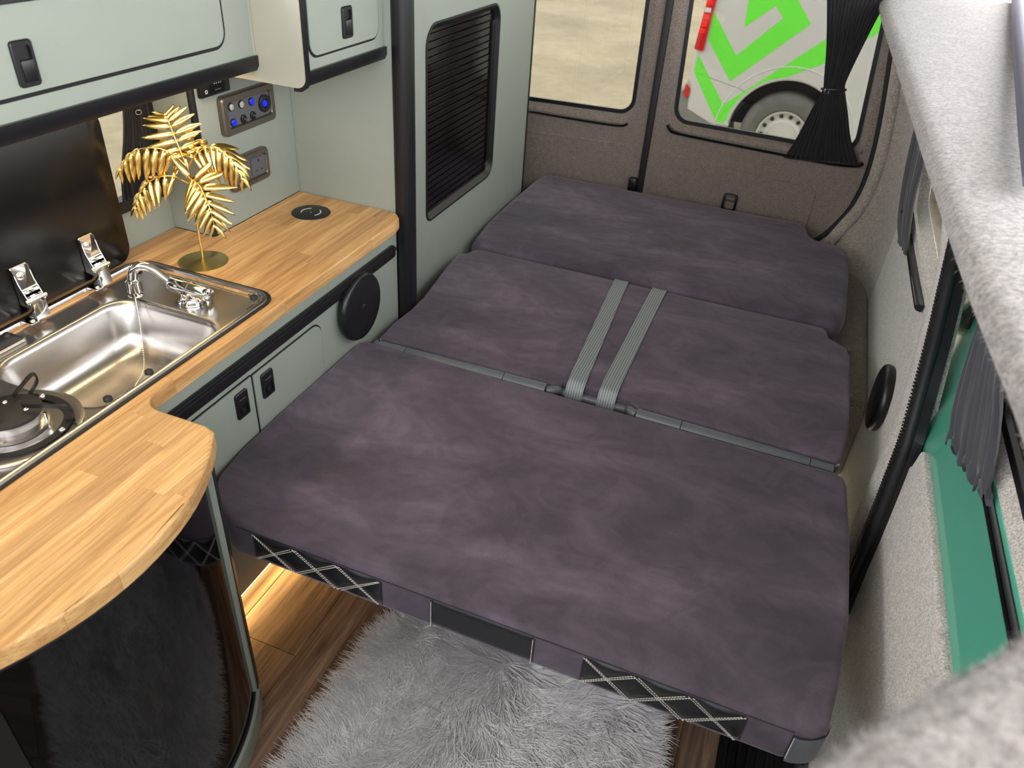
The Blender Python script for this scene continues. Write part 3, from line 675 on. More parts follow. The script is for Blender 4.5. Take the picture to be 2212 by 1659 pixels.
frond([(-1.366, 1.42, 1.075), (-1.338, 1.425, 1.115), (-1.29, 1.43, 1.143), (-1.244, 1.43, 1.13), (-1.212, 1.43, 1.085)], 9, .062, 1.15, (.5, -.7, .5), .3)
frond([(-1.364, 1.42, 1.04), (-1.395, 1.395, 1.062), (-1.43, 1.37, 1.055), (-1.462, 1.355, 1.022), (-1.480, 1.345, .985)], 8, .054, 1.0, (.2, -.8, .5), .3)
frond([(-1.364, 1.42, 1.04), (-1.335, 1.395, 1.066), (-1.29, 1.372, 1.062), (-1.258, 1.355, 1.03), (-1.247, 1.35, .985)], 9, .060, .35, (.6, -.72, .36), .3)
# splash panel with sockets and switches
sp0 = thing('splash_panel', 'sage green panel behind the worktop end carrying socket and switches', 'panel', (-1.45, 1.75, WT1))
obj('back_board', box(-1.462, -1.443, 1.557, 1.962, WT1, 1.27), 'sage', sp0)
obj('return_board', box(-1.579, -1.452, 1.557, 1.572, WT1, 1.288), 'sage', sp0)
obj('edge_trim', tube([(-1.447, 1.561, WT1), (-1.447, 1.561, 1.286)], .0095, 10), 'black', sp0, 60)
def frame_plate(parent, y0, y1, z0, z1, xf, bw):
    F = lambda p, d: (xf + d, p[0], p[1])
    o, i = rrect(y0, y1, z0, z1, .014, 6), rrect(y0 + bw, y1 - bw, z0 + bw, z1 - bw, .008, 6)
    obj('frame', loops([[F(p, 0) for p in o], [F(p, .013) for p in o], [F(p, .017) for p in inset2(o, .004)], [F(p, .017) for p in inset2(i, -.003)], [F(p, .012) for p in i], [F(p, .004) for p in i]]), 'gunmetal', parent, 35)
    obj('plate', prism(inset2(i, -.001), 'x', xf, xf + .011), 'plate', parent)
    return xf + .011
sw = thing('switch_panel', 'gunmetal switch panel with lit blue buttons above the mains socket', 'switch panel', (-1.443, 1.755, 1.14))
xf = frame_plate(sw, 1.645, 1.868, 1.083, 1.188, -1.443, .021)
def knob(y, z, r, kind):
    ru = obj('button', lathe([(r * 1.28, 0), (r * 1.28, .003), (r * 1.05, .0045), (r, .003)], (xf, y, z), 'x', 20, cap=False), 'black', sw, 40)
    obj('button_cap', lathe([(r, .001), (r, .0045), (r * .7, .0055), (.001, .006)], (xf, y, z), 'x', 20), kind, ru, 50)
    return ru
knob(1.683, 1.156, .0085, 'lens_off'); knob(1.725, 1.154, .0085, 'lens_off'); knob(1.768, 1.152, .0085, 'blue'); knob(1.685, 1.115, .0085, 'blue')
for y in (1.727, 1.768):
    u = obj('usb_port', lathe([(.0115, 0), (.0115, .004), (.009, .005), (.007, .002), (.001, .002)], (xf, y, 1.115), 'x', 20), 'black', sw, 40)
    obj('pin', lathe([(.003, .002), (.0025, .005), (.001, .0055)], (xf, y, 1.115), 'x', 10), 'gunmetal', u, 40)
u = obj('power_outlet', lathe([(.024, 0), (.024, .005), (.020, .007), (.0125, .006), (.011, .001), (.001, .001)], (xf, 1.822, 1.136), 'x', 28), 'black', sw, 40)
obj('outlet_glow', lathe([(.009, .001), (.009, .0045), (.001, .005)], (xf, 1.822, 1.136), 'x', 16), 'blue', u, 40)
so = thing('mains_socket', 'double mains socket with gunmetal frame behind the palm ornament', 'socket', (-1.443, 1.73, .975))
xf = frame_plate(so, 1.645, 1.812, .928, 1.02, -1.443, .017)
for yc in (1.694, 1.764):
    mo = obj('outlet_module', prism(rrect(yc - .031, yc + .031, .949, 1.0, .005), 'x', xf, xf + .003, .001, 1), 'plate', so, 40)
    for dy, z, w, h in ((0, .990, .0025, .0045), (-.011, .963, .0035, .002), (.011, .963, .0035, .002)):
        obj('pin_slot', box(xf + .0025, xf + .0035, yc + dy - w, yc + dy + w, z - h, z + h), 'dark', mo)
mn = thing('battery_monitor', 'small black battery monitor display under the overhead locker', 'display', (-1.443, 1.635, 1.21))
obj('casing', box(-1.443, -1.428, 1.578, 1.69, 1.198, 1.244, .004, 2), 'black', mn, 40)
obj('screen', box(-1.4285, -1.4272, 1.612, 1.668, 1.204, 1.238), 'black_gloss', mn)
F = lambda p, d: (-1.4278 + d, p[0], p[1])
b = loops([[F(p, 0) for p in rrect(1.592, 1.601, 1.208, 1.217, .002, 2)], [F(p, .0006) for p in rrect(1.592, 1.601, 1.208, 1.217, .002, 2)], [F(p, .0006) for p in rrect(1.594, 1.599, 1.210, 1.215, .001, 2)], [F(p, 0) for p in rrect(1.594, 1.599, 1.210, 1.215, .001, 2)]], closed_u=True)
obj('icon', b, 'white_mark', mn)
for k in range(4): obj('digit', box(-1.4272, -1.4268, 1.628 + k * .008, 1.632 + k * .008, 1.226, 1.232), 'white_mark', mn)
obj('print_line', box(-1.4272, -1.4268, 1.628, 1.652, 1.211, 1.2125), 'grey_mark', mn)

# overhead lockers
l1 = thing('overhead_locker', 'long sage green overhead locker above the sink with black catch', 'locker', (-1.4, .7, 1.29))
obj('body', box(-1.578, -1.248, -.4, 1.572, 1.300, 1.53), 'sage', l1)
obj('bottom_trim', prism([(-1.30, 1.289), (-1.262, 1.289), (-1.247, 1.294), (-1.240, 1.306), (-1.240, 1.328), (-1.248, 1.328), (-1.30, 1.300)], 'y', -.4, 1.578), 'black', l1, 40)
obj('end_cap', box(-1.578, -1.246, 1.572, 1.577, 1.300, 1.53), 'cream', l1)
d = flat_door(l1, -1.248, rrect(-.2, 1.475, 1.367, 1.52, .03), gap=.008)
catch(d, -1.244, .951, .993, 1.377, 1.451, low=False)
obj('top_trim', box(-1.30, -1.235, -.4, 1.572, 1.505, 1.535, .004), 'dark', l1)
ul = obj('under_light', box(-1.345, -1.33, .3, 1.55, 1.294, 1.300), 'led', l1)
area_light('locker_glow', (-1.36, 1.0, 1.291), .03, 1.1, 1.7, (1, .82, .55), (0, 0, -1), l1)
l2 = thing('overhead_locker', 'short sage green overhead locker beside the tall cupboard', 'locker', (-1.25, 1.77, 1.27))
obj('body', box(-1.443, -1.121, 1.588, 1.962, 1.285, 1.55), 'sage', l2)
sdp = rpoly([(-1.578, 1.268), (-1.116, 1.268), (-1.116, 1.56), (-1.578, 1.56)], [.002, .022, .002, .002], 6)
sdp = rpoly([(-1.44, 1.268), (-1.114, 1.268), (-1.114, 1.56), (-1.44, 1.56)], [.002, .025, .002, .002], 6)
obj('side_panel', prism(sdp, 'y', 1.578, 1.590), 'cream', l2, 40)
obj('underside', box(-1.443, -1.13, 1.59, 1.962, 1.272, 1.286), 'cream', l2)
obj('edge_trim', sweep([(-1.15, 1.584, 1.2665), (-1.13, 1.584, 1.268), (-1.118, 1.584, 1.276), (-1.1125, 1.584, 1.29), (-1.1125, 1.584, 1.56)], [(-.008, -.0035), (.008, -.0035), (.008, .0035), (-.008, .0035)], up=(0, 1, 0)), 'black', l2, 40)
obj('bottom_trim', prism([(-1.16, 1.267), (-1.135, 1.267), (-1.119, 1.272), (-1.112, 1.284), (-1.112, 1.305), (-1.12, 1.305), (-1.16, 1.275)], 'y', 1.592, 1.964), 'black', l2, 40)
d = flat_door(l2, -1.121, rrect(1.614, 1.932, 1.334, 1.52, .03), gap=.006)
catch(d, -1.117, 1.753, 1.798, 1.353, 1.426, low=False)

# tall cupboard with tambour door
tc = thing('tall_cupboard', 'tall sage green cupboard with black slatted roller door beside the bed', 'cupboard', (-1.3, 2.5, 0))
obj('side_panel', box(-1.575, -1.095, 1.964, 1.982, 0, 1.6), 'sage', tc)
obj('corner_post', prism(rrect(-1.104, -1.047, 1.955, 2.02, .024, 6), 'z', 0, 1.6), 'black', tc, 50)
FX = lambda p, d: (-1.13 + d, p[0], p[1])
ou, ho_ = rrect(2.0, 3.2, 0, 1.6, .002, 8), rpoly([(2.815, .69), (2.83, 1.318), (2.235, 1.318), (2.235, .69)], [.06, .06, .07, .035], 8)
obj('front_panel', loops([[FX(p, -.016) for p in ou], [FX(p, 0) for p in ou], [FX(p, 0) for p in ho_], [FX(p, -.016) for p in ho_]], closed_u=True), 'sage', tc, 30)
obj('rear_edge', box(-1.15, -1.126, 3.198, 3.209, 0, 1.6, .002), 'black', tc)
obj('back_board', box(-1.575, -1.15, 3.185, 3.198, 0, 1.6), 'sage', tc)
td = obj('roller_door', loops([[FX(p, -.02) for p in ho_], [FX(p, .003) for p in inset2(ho_, -.004)], [FX(p, .003) for p in inset2(ho_, .003)], [FX(p, -.012) for p in inset2(ho_, .02)], [FX(p, -.03) for p in inset2(ho_, .024)]]), 'black', tc, 30)
obj('channel', box(-1.150, -1.138, 2.79, 2.815, .75, 1.26, .002), 'black', td)
N = 27; z0, z1 = .70, 1.308; pz = (z1 - z0) / N
hw = [(Vector(p)) for p in inset2(ho_, .02)]
for k in range(N):
    za, zb = z0 + k * pz, z0 + (k + 1) * pz; zm = (za + zb) / 2
    ys = []
    for i in range(len(hw)):
        a, c = hw[i - 1], hw[i]
        if (a.y - zm) * (c.y - zm) < 0: ys.append(a.x + (c.x - a.x) * (zm - a.y) / (c.y - a.y))
    if len(ys) < 2: continue
    ya, yb = min(ys), max(ys)
    sec = [(-1.157, za + .0006), (-1.1475, za + .0006), (-1.1462, za + .0016), (-1.1456, zb - .0034), (-1.1444, zb - .0026), (-1.1446, zb - .0012), (-1.150, zb - .0006), (-1.157, zb - .0006)]
    obj('slat', prism(sec, 'y', ya - .004, yb + .004), 'slat', td, 50)
# round black discs
def disc(name, label, c, s):
    t = thing(name, label, 'disc', c)
    pr = [(.088, 0), (.098, .004 * s), (.103, .014 * s), (.103, .022 * s), (.099, .029 * s), (.094, .0315 * s), (.001, .0325 * s)]
    obj('rim', lathe(pr, c, 'x', 48), 'black', t, 40)
    obj('boss', lathe([(.012, .032 * s), (.010, .034 * s), (.001, .0345 * s)], c, 'x', 20), 'black', t, 50)
    obj('mount', lathe([(.06, -.003 * s), (.06, .001 * s)], c, 'x', 24), 'black', t, 50)
disc('round_disc', 'round black disc on the sage kitchen cabinet beside the bed', (-1.0885, 1.69, .642), 1)
disc('round_disc', 'round black disc on the carpeted side wall right of the bed', (.440, 2.16, .49), -1)

# curved fridge unit under the peninsula
fg = thing('fridge_unit', 'glossy black curved front unit under the rounded worktop end', 'fridge', (-.95, .56, 0))
AC = (-1.262, .565)
def arc(R, a0, a1, n): return [(AC[0] + R * math.cos(math.radians(a)), AC[1] + R * math.sin(math.radians(a))) for a in np.linspace(a0, a1, n)]
obj('curved_door', prism(arc(.462, -28.5, 32.6, 40) + arc(.448, 32.6, -28.5, 40), 'z', .07, .775), 'black_gloss', fg, 50)
obj('top_trim', prism(arc(.468, -36, 36, 40) + arc(.44, 36, -36, 40), 'z', .775, .797), 'black_rough', fg, 50)
obj('plinth', prism(arc(.474, -36.5, 36.5, 40) + arc(.44, 36.5, -36.5, 40), 'z', .0, .062), 'sage', fg, 50)
obj('plinth_trim', prism(arc(.466, -36, 36, 40) + arc(.44, 36, -36, 40), 'z', .062, .072), 'black_rough', fg, 50)
for a0, a1, f0, f1 in ((34.6, 37.6, 32.7, 34.5), (-33.2, -28.6, -37.5, -33.3)):
    pst = obj('post', prism(arc(.472, a0, a1, 4) + arc(.438, a1, a0, 4), 'z', .06, .797, .0015, 1), 'black', fg, 30)
    obj('post_face', prism(arc(.470, f0, f1, 4) + arc(.452, f1, f0, 4), 'z', .073, .797, .0015, 1), 'sage', pst, 30)
obj('rear_side', box(-1.066, -.90, .845, .858, .0, .797), 'sage', fg)
obj('front_side', box(-1.066, -.90, .272, .285, .0, .797), 'sage', fg)
obj('inner_core', box(-1.066, -.92, .29, .84, .02, .79), 'dark', fg)

# ================================================================== BED
bbz = thing('bed_platform', 'dark frame under the folded out bed cushions', 'bed frame', (-.36, 2.3, 0))
obj('box_frame', box(-1.0, .28, 1.42, 3.36, 0, .36), 'dark', bbz)
obj('slat_board', box(-1.02, .29, 1.0, 3.38, .385, .417), 'dark', bbz)
for x in (-.9, .2): obj('support_rail', box(x - .02, x + .02, 1.3, 3.3, .36, .385), 'dark', bbz)
BZ = .52
def cushion(poly, z0, z1, rt, rb, puff=.006, parent=None, name='padding', m='suede', step=.06):
    """rounded slab on a CCW outline with gentle crown"""
    dense = []
    for i in range(len(poly)):
        a, c = Vector(poly[i]), Vector(poly[(i + 1) % len(poly)]); n = max(1, int((c - a).length / step))
        for k in range(n): q = a.lerp(c, k / n); dense.append((q.x, q.y))
    prof_ = [(rb, z0)] + [(rb * (1 - math.sin(t)), z0 + rb * (1 - math.cos(t))) for t in (PI / 4, PI / 2)] + [(rt * (1 - math.cos(t)), z1 - rt + rt * math.sin(t)) for t in (0, PI / 8, PI / 4, 3 * PI / 8, PI / 2)]
    Ls = [[(p[0], p[1], z) for p in inset2(dense, d)] for d, z in prof_]
    last = inset2(dense, rt); cx = sum(p[0] for p in last) / len(last); cy = sum(p[1] for p in last) / len(last)
    for f, h in ((.06, .35), (.16, .7), (.4, .95), (.75, 1)):
        Ls.append([(p[0] + (cx - p[0]) * f, p[1] + (cy - p[1]) * f, z1 + puff * h) for p in last])
    return obj(name, loops(Ls, cap0=True, cap1=True), m, parent, 60)
c1 = thing('bed_cushion', 'front bed cushion in plum grey suede with stitched leather front edge', 'cushion', (-.36, 1.3, .43), group='bed cushions')
o1 = [(-.936, .918), (.255, .918), (.295, .926), (.318, .945), (.332, 1.044), (.347, 1.224), (.345, 1.434), (.333, 1.655), (.325, 1.685), (.305, 1.697), (-1.06, 1.706), (-1.082, 1.695), (-1.084, 1.5), (-1.084, 1.29), (-1.08, 1.134), (-1.066, 1.034), (-1.04, .98), (-1.0, .945)]
cushion(o1, .419, BZ, .016, .012, .004, c1)
obj('back_piping', tube([(x, 1.700 - .006 * (x + 1.06) / 1.36, .512) for x in np.linspace(-1.06, .305, 30)], .004, 6), 'leather', c1, 60)
def dashes(bm, a, c, off, nrm, dash=.0042, gap=.0018, w=.0007):
    a, c = Vector(a), Vector(c); L = (c - a).length; d = (c - a) / L; nv = Vector(nrm); s = d.cross(nv).normalized(); t = 0
    while t + dash <= L:
        p, q = a + d * t + nv * off, a + d * (t + dash) + nv * off
        vs = [bm.verts.new(v) for v in (p - s * w, p + s * w, q + s * w, q - s * w, p - s * w + nv * .0011, p + s * w + nv * .0011, q + s * w + nv * .0011, q - s * w + nv * .0011)]
        for f in ((4, 5, 6, 7), (0, 1, 5, 4), (1, 2, 6, 5), (2, 3, 7, 6), (3, 0, 4, 7)): bm.faces.new([vs[i] for i in f])
        t += dash + gap
PZ0, PZ1, PY = .426, .507, .9165
def quilt(x0, x1, diamonds):
    """leather panel on the front face; diamonds = number of X cells or 0 for plain"""
    lines = []; w = (x1 - x0)
    if diamonds:
        cw = w / diamonds; e = .0045
        for k in range(diamonds):
            xa, xb = x0 + k * cw, x0 + (k + 1) * cw
            for s in (-1, 1):
                lines.append(((max(x0, xa + s * e), PZ1 - .003), (min(x1, xb + s * e) - .004, PZ0 + .003))); lines.append(((max(x0 + .001, xa + .002 + s * e), PZ0 + .006), (min(x1 - .001, xb - .001 + s * e), PZ1 - .003)))
    nx, nz = int(w / .004), 18; rows = []
    for i in range(nz + 1):
        z = PZ0 + (PZ1 - PZ0) * i / nz; row = []
        for j in range(nx + 1):
            x = x0 + w * j / nx; d = .5
            for (a, c) in lines:
                A, Cc, P = Vector(a), Vector(c), Vector((x, z)); v = Cc - A; t = max(0, min(1, (P - A).dot(v) / v.length_squared)); d = min(d, (A + v * t - P).length)
            bul = .0045 * (1 - math.exp(-(d / .010) ** 2)) if diamonds else .002
            edge = min(1, min(i, nz - i) / 2.5, min(j, nx - j) / 3)
            roll = .010 * max(0, 1 - i / 4) ** 2
            row.append((x, PY - bul * edge + roll + (.0035 if edge == 0 else 0), z))
        rows.append(row)
    pn = obj('leather_panel', loops(rows, close=False), 'leather', c1, 60)
    sb = B()
    for a, c in lines: dashes(sb, (a[0], PY - .0012, a[1]), (c[0], PY - .0012, c[1]), .0, (0, -1, 0))
    if not diamonds:
        for x in (x0 + .003, x1 - .003): dashes(sb, (x, PY - .0016, PZ0), (x, PY - .0016, PZ1 - .002), 0, (0, -1, 0))
    s = obj('stitching', sb, 'thread', pn); s['kind'] = 'stuff'
quilt(-.886, -.568, 3); quilt(-.456, -.229, 0); quilt(-.129, .181, 3)
# leather corner patch
cpath = [(.262, .9165), (.275, .917), (.295, .9245), (.312, .937), (.3195, .95), (.3225, .968)]
cps = [(p.x, p.y) for p in spline([(a, c, 0) for a, c in cpath], 4)]
cpn = obj('corner_patch', loops([[(p[0] + .0015, p[1] - .0015, z) for p in cps] for z in np.linspace(.424, .500, 6)], close=False), 'leather_grey', c1, 60)
sb = B()
for x, y, nx_, ny_ in ((.264, .9145, 0, -1), (.3245, .960, 1, -.2)): dashes(sb, (x, y, .434), (x, y, .5), 0, Vector((nx_, ny_, 0)).normalized())
s = obj('stitching', sb, 'thread', cpn); s['kind'] = 'stuff'
for x in (-.568, -.456, -.229, -.129, .181, .262, -.886): obj('seam', tube([(x, .9175, .432), (x, .9165, .468), (x, .9175, .502)], .0009, 5), 'leather', c1)
obj('top_seam', tube([(x, .9185, .508) for x in np.linspace(-.93, .262, 40)], .0011, 5), 'leather', c1, 60)

c2 = thing('bed_cushion', 'middle bed cushion in plum grey suede crossed by two grey belts', 'cushion', (-.36, 2.1, .43), group='bed cushions')
o2 = [(-1.046, 1.75), (-.50, 1.75), (-.475, 1.747), (-.462, 1.765), (-.455, 1.782), (-.262, 1.782), (-.252, 1.765), (-.238, 1.747), (-.215, 1.75), (.300, 1.748), (.318, 1.77), (.332, 1.9), (.334, 2.05), (.328, 2.33), (.318, 2.375), (.26, 2.42), (.25, 2.47), (.235, 2.482), (-1.02, 2.482), (-1.045, 2.47), (-1.06, 2.425), (-1.083, 2.41), (-1.078, 2.3), (-1.044, 2.04), (-1.042, 1.94), (-1.05, 1.85)]
cushion(o2, .43, BZ - .004, .014, .012, .006, c2)
segs = [(-1.046, -.94), (-.94, -.62), (-.62, -.49)], [(-.225, -.10), (-.10, .24), (.24, .30)]
for grp in segs:
    for xa, xb in grp: obj('leather_roll', tube([(x, 1.726 + .0, .492 + .009 * math.sin(PI * (x + 1.05) / 1.35)) for x in np.linspace(xa + .001, xb - .001, 8)], .0215, 10), 'leather_grey', c2, 60)
obj('leather_notch', tube(spline([(-.49, 1.727, .502), (-.475, 1.733, .502), (-.463, 1.75, .496), (-.455, 1.772, .478), (-.36, 1.776, .474), (-.262, 1.772, .478), (-.250, 1.75, .496), (-.238, 1.733, .502), (-.225, 1.727, .502)], 4), .0135, 8), 'leather_grey', c2, 60)
for x in (-1.03, .303): obj('zip_pull', tube([(x, 1.722, .515), (x + .005, 1.722, .524)], .003, 6), 'chrome', c2, 60)
c3 = thing('bed_cushion', 'rear bed cushion in dark suede against the rear doors', 'cushion', (-.36, 3.0, .43), group='bed cushions')
o3 = [(-1.05, 2.515), (.26, 2.515), (.29, 2.54), (.315, 2.66), (.318, 2.9), (.316, 3.12), (.31, 3.20), (.285, 3.245), (.18, 3.27), (.155, 3.30), (.135, 3.40), (.11, 3.43), (-1.08, 3.43), (-1.105, 3.40), (-1.118, 3.3), (-1.122, 3.0), (-1.118, 2.75), (-1.095, 2.56)]
cushion(o3, .43, BZ + .002, .05, .012, .008, c3)
for x in (-.77, .10): obj('side_buckle_cover', prism(rrect(x - .035, x + .035, .43, .488, .02), 'y', 2.512, 2.520, .002, 1), 'suede', c3, 40)
for yy, zz in ((2.42, .47), (2.30, .46)): obj('side_clip', box(.325, .338, yy - .012, yy + .012, zz - .03, zz + .02, .003, 1), 'plate', c2, 30)
# seat belts
def seat_belt(label, xf, xr):
    t = thing('seat_belt', label, 'seat belt', (xf, 1.75, .45), group='seat belts on the bed')
    pts = [(xf, 1.758, .45), (xf, 1.758, .475), (xf, 1.772, .505), (xf + .001, 1.79, BZ + .003)] + [(xf + (xr - xf) * k, 1.80 + (2.475 - 1.80) * k, BZ + .0055) for k in (.05, .3, .6, .9)] + [(xr, 2.49, .515), (xr, 2.502, .48)]
    s = spline(pts, 5); w = .026; L = [[p + Vector((-w, 0, 0)), p + Vector((w, 0, 0)), p + Vector((w, .0, -.0014)) , p + Vector((-w, 0, -.0014))] for p in s]
    obj('webbing', loops(L, cap0=True, cap1=True), 'belt', t)
seat_belt('left of two grey seat belts across the middle bed cushion', -.418, -.466)
seat_belt('right of two grey seat belts across the middle bed cushion', -.322, -.326)

# ================================================================== RUG
rg = thing('rug', 'shaggy grey faux fur rug on the plank floor', 'rug', (-.33, .9, 0))
ro = rpoly([(-.70, .25), (.03, .25), (.015, 1.26), (-.675, 1.26)], .16, 10)
obj('backing', prism(ro, 'z', .001, .012), 'fur', rg)
def in_poly(x, y, P):
    ins = np.zeros(len(x), bool); j = len(P) - 1
    for i in range(len(P)):
        xi, yi = P[i]; xj, yj = P[j]
        c = ((yi > y) != (yj > y)) & (x < (xj - xi) * (y - yi) / (yj - yi + 1e-12) + xi); ins ^= c; j = i
    return ins
NS = 62000
x = rng.uniform(-.71, .04, NS); y = np.where(rng.random(NS) < .86, rng.uniform(.66, 1.27, NS), rng.uniform(.25, .66, NS))
k = in_poly(x, y, ro); x, y = x[k], y[k]; n = len(x)
def field(u, v, s, seed):
    r = np.random.default_rng(seed); f = np.zeros_like(u)
    for _ in range(7):
        a, b2, ph = r.normal(0, s), r.normal(0, s), r.uniform(0, 2 * PI); f += np.sin(a * u + b2 * v + ph)
    return f / 2.6
cell = np.floor(x / .022 + field(x, y, 30, 5) * .8) * 57.3 + np.floor(y / .022 + field(x, y, 30, 6) * .8) * 131.7
cr = np.sin(cell * 12.9898) * 43758.5453; cr = cr - np.floor(cr); cr = np.clip(cr + rng.normal(0, .05, n), 0, 1)
ang = 2.2 * field(x, y, 9, 1) + (cr - .5) * 1.7 + rng.normal(0, .14, n) - 2.2
ex, ey = (x + .335) / .36, (y - .76) / .5; edge = np.clip((np.maximum(np.abs(ex), np.abs(ey)) - .72) / .28, 0, 1)
oa = np.arctan2(ey * np.abs(ey), ex * np.abs(ex)); dx = np.cos(ang) * (1 - edge) + np.cos(oa) * edge * 1.3; dy = np.sin(ang) * (1 - edge) + np.sin(oa) * edge * 1.3
nn = np.hypot(dx, dy) + 1e-6; dx /= nn; dy /= nn
ln = rng.uniform(.055, .1, n); lift = rng.uniform(.3, .7, n) * (1 - .3 * edge)
curl = rng.normal(0, .35, n) + (cr - .5) * .9
T = [0, .35, .7, 1.0]; Wd = [1, .9, .65, .12]; V = np.zeros((n, 4, 2, 3)); px_, py_, pz_ = x.copy(), y.copy(), np.full(n, .008)
for s, t in enumerate(T):
    if s:
        dt = (T[s] - T[s - 1]) * ln; up = np.clip(lift * (1.5 - 1.7 * t), -.25, 1.2); h = 1 / np.sqrt(1 + up ** 2); ca, sa = np.cos(curl * t), np.sin(curl * t)
        px_ = px_ + (dx * ca - dy * sa) * dt * h; py_ = py_ + (dx * sa + dy * ca) * dt * h; pz_ = np.maximum(pz_ + up * h * dt, .004)
    w = .0015 * Wd[s]
    V[:, s, 0] = np.stack([px_ + dy * w, py_ - dx * w, pz_], 1); V[:, s, 1] = np.stack([px_ - dy * w, py_ + dx * w, pz_ + w * .6], 1)
V = V.reshape(-1, 3) - np.array(rg.location)[None]
base = (np.arange(n) * 8)[:, None]; quads = np.concatenate([base + np.array([[2 * s, 2 * s + 1, 2 * s + 3, 2 * s + 2]]) for s in range(3)], 1).reshape(-1, 4)
me = bpy.data.meshes.new('fur'); me.vertices.add(len(V)); me.vertices.foreach_set('co', V.astype(np.float32).ravel())
me.loops.add(quads.size); me.loops.foreach_set('vertex_index', quads.astype(np.int32).ravel())
me.polygons.add(len(quads)); me.polygons.foreach_set('loop_start', (np.arange(len(quads)) * 4).astype(np.int32)); me.polygons.foreach_set('loop_total', np.full(len(quads), 4, np.int32))
at_ = me.attributes.new('tone', 'FLOAT', 'POINT'); at_.data.foreach_set('value', np.repeat(np.clip(.55 * cr + .5 * rng.random(n), 0, 1), 8).astype(np.float32))
me.update(calc_edges=True); fo = link('fur', me, 'fur', rg, True); fo['kind'] = 'stuff'

# ================================================================== CURTAINS
def pleated(name, parent, left, right, pleats, depth, normal, m, n=120, rows=30, ruffle=0):
    """sheet between a left and a right boundary curve (top to bottom) with folds"""
    A = spline(left, 8); D = spline(right, 8); nv = Vector(normal).normalized(); L = []
    for i in range(rows + 1):
        t = i / rows; a = A[min(int(t * (len(A) - 1)), len(A) - 1)]; d = D[min(int(t * (len(D) - 1)), len(D) - 1)]; ft = t * (len(A) - 1); ia = min(int(ft), len(A) - 2); a = A[ia].lerp(A[ia + 1], ft - ia)
        ft = t * (len(D) - 1); ia = min(int(ft), len(D) - 2); d = D[ia].lerp(D[ia + 1], ft - ia); row = []
        dn = (A[min(ia + 1, len(A) - 1)] - A[max(ia, 0)]).normalized()
        for j in range(n + 1):
            u = j / n; ph = 2 * PI * pleats * u + .8 * math.sin(5 * u + 2 * t)
            f = depth * (math.sin(ph) + .35 * math.sin(2.3 * ph + 1 + 3 * t)) * (.75 + .25 * math.sin(7 * u))
            p = a.lerp(d, u) + nv * f
            if ruffle and i >= rows - 1: p += dn * ruffle * math.sin(ph * 2.1) * .5 + nv * ruffle * .3 * math.sin(ph * 1.7)
            row.append(p)
        L.append(row)
    back = [[p - nv * .0015 for p in row] for row in L]
    b = loops(L, close=False); 
    return obj(name, b, m, parent, 180)
cu = thing('curtain', 'black pleated curtain gathered at the right rear door window', 'curtain', (.1, 3.52, .76))
pleated('upper_fabric', cu, [(-.07, 3.52, 1.46), (-.041, 3.52, 1.371), (.003, 3.52, 1.209), (.030, 3.52, 1.08), (.037, 3.52, 1.052)], [(.19, 3.52, 1.48), (.168, 3.52, 1.375), (.142, 3.52, 1.25), (.116, 3.52, 1.10), (.118, 3.52, 1.06)], 15, .006, (0, -1, 0), 'curtain')
pleated('lower_fabric', cu, [(.037, 3.52, 1.052), (.012, 3.52, .957), (-.013, 3.52, .847), (-.042, 3.522, .752)], [(.118, 3.52, 1.06), (.155, 3.52, .975), (.20, 3.52, .87), (.262, 3.522, .775)], 15, .006, (0, -1, 0), 'curtain')
obj('tieback', tube([(.030 + .046 * (1 + math.cos(a)), 3.518 + .016 * math.sin(a), 1.055 + .004 * math.cos(a)) for a in np.linspace(0, 2 * PI, 24)], .005, 6), 'black', cu, 60)
obj('tie_ring', tube([(.052 + .009 * math.cos(a), 3.497, 1.047 + .009 * math.sin(a)) for a in np.linspace(0, 2 * PI, 16)], .0018, 6), 'chrome', cu, 60)
obj('hem', tube(spline([(-.045, 3.522, .752), (.06, 3.52, .757), (.18, 3.52, .765), (.262, 3.522, .775)], 5), .004, 6), 'curtain', cu, 60)
ck = thing('curtain', 'black curtain at the side window behind the gold palm ornament', 'curtain', (-1.56, 1.46, .97))
pleated('fabric', ck, [(-1.565, 1.47, 1.30), (-1.565, 1.445, 1.15), (-1.565, 1.40, 1.03), (-1.565, 1.385, .965)], [(-1.565, 1.53, 1.30), (-1.565, 1.53, 1.15), (-1.565, 1.528, .965)], 9, .006, (1, 0, 0), 'curtain', n=80)
obj('clip', tube([(-1.553 + .004 * math.cos(a), 1.487 + .006 * math.cos(a), 1.168 + .006 * math.sin(a)) for a in np.linspace(0, 2 * PI, 12)], .0014, 6), 'chrome', ck, 60)
cw_ = thing('curtain', 'narrow charcoal curtain at the side window right of the bed', 'curtain', (.42, 2.8, .75))
pleated('fabric', cw_, [(.352, 3.12, 1.24), (.376, 3.10, 1.0), (.388, 3.03, .88), (.398, 2.88, .79), (.408, 2.74, .757)], [(.372, 2.86, 1.24), (.395, 2.80, 1.0), (.40, 2.74, .90), (.408, 2.62, .815), (.412, 2.545, .79)], 5, .007, (-1, 0, 0), 'curtain_grey', n=60, ruffle=.012)
obj('tab', box(.392, .404, 2.86, 2.90, .80, .83, .002), 'black', cw_)
cd = thing('curtain', 'charcoal gathered curtain hanging over the green sliding door', 'curtain', (.46, 1.4, .85))
pleated('fabric', cd, [(.415, 1.66, 1.22), (.435, 1.65, 1.10), (.446, 1.64, 1.0), (.450, 1.615, .92), (.452, 1.57, .855), (.455, 1.505, .808)], [(.42, 1.50, 1.27), (.44, 1.46, 1.12), (.452, 1.40, 1.02), (.458, 1.35, .985), (.462, 1.29, .94), (.468, 1.235, .872)], 7, .009, (-1, 0, .2), 'curtain_grey', n=90, ruffle=.022)
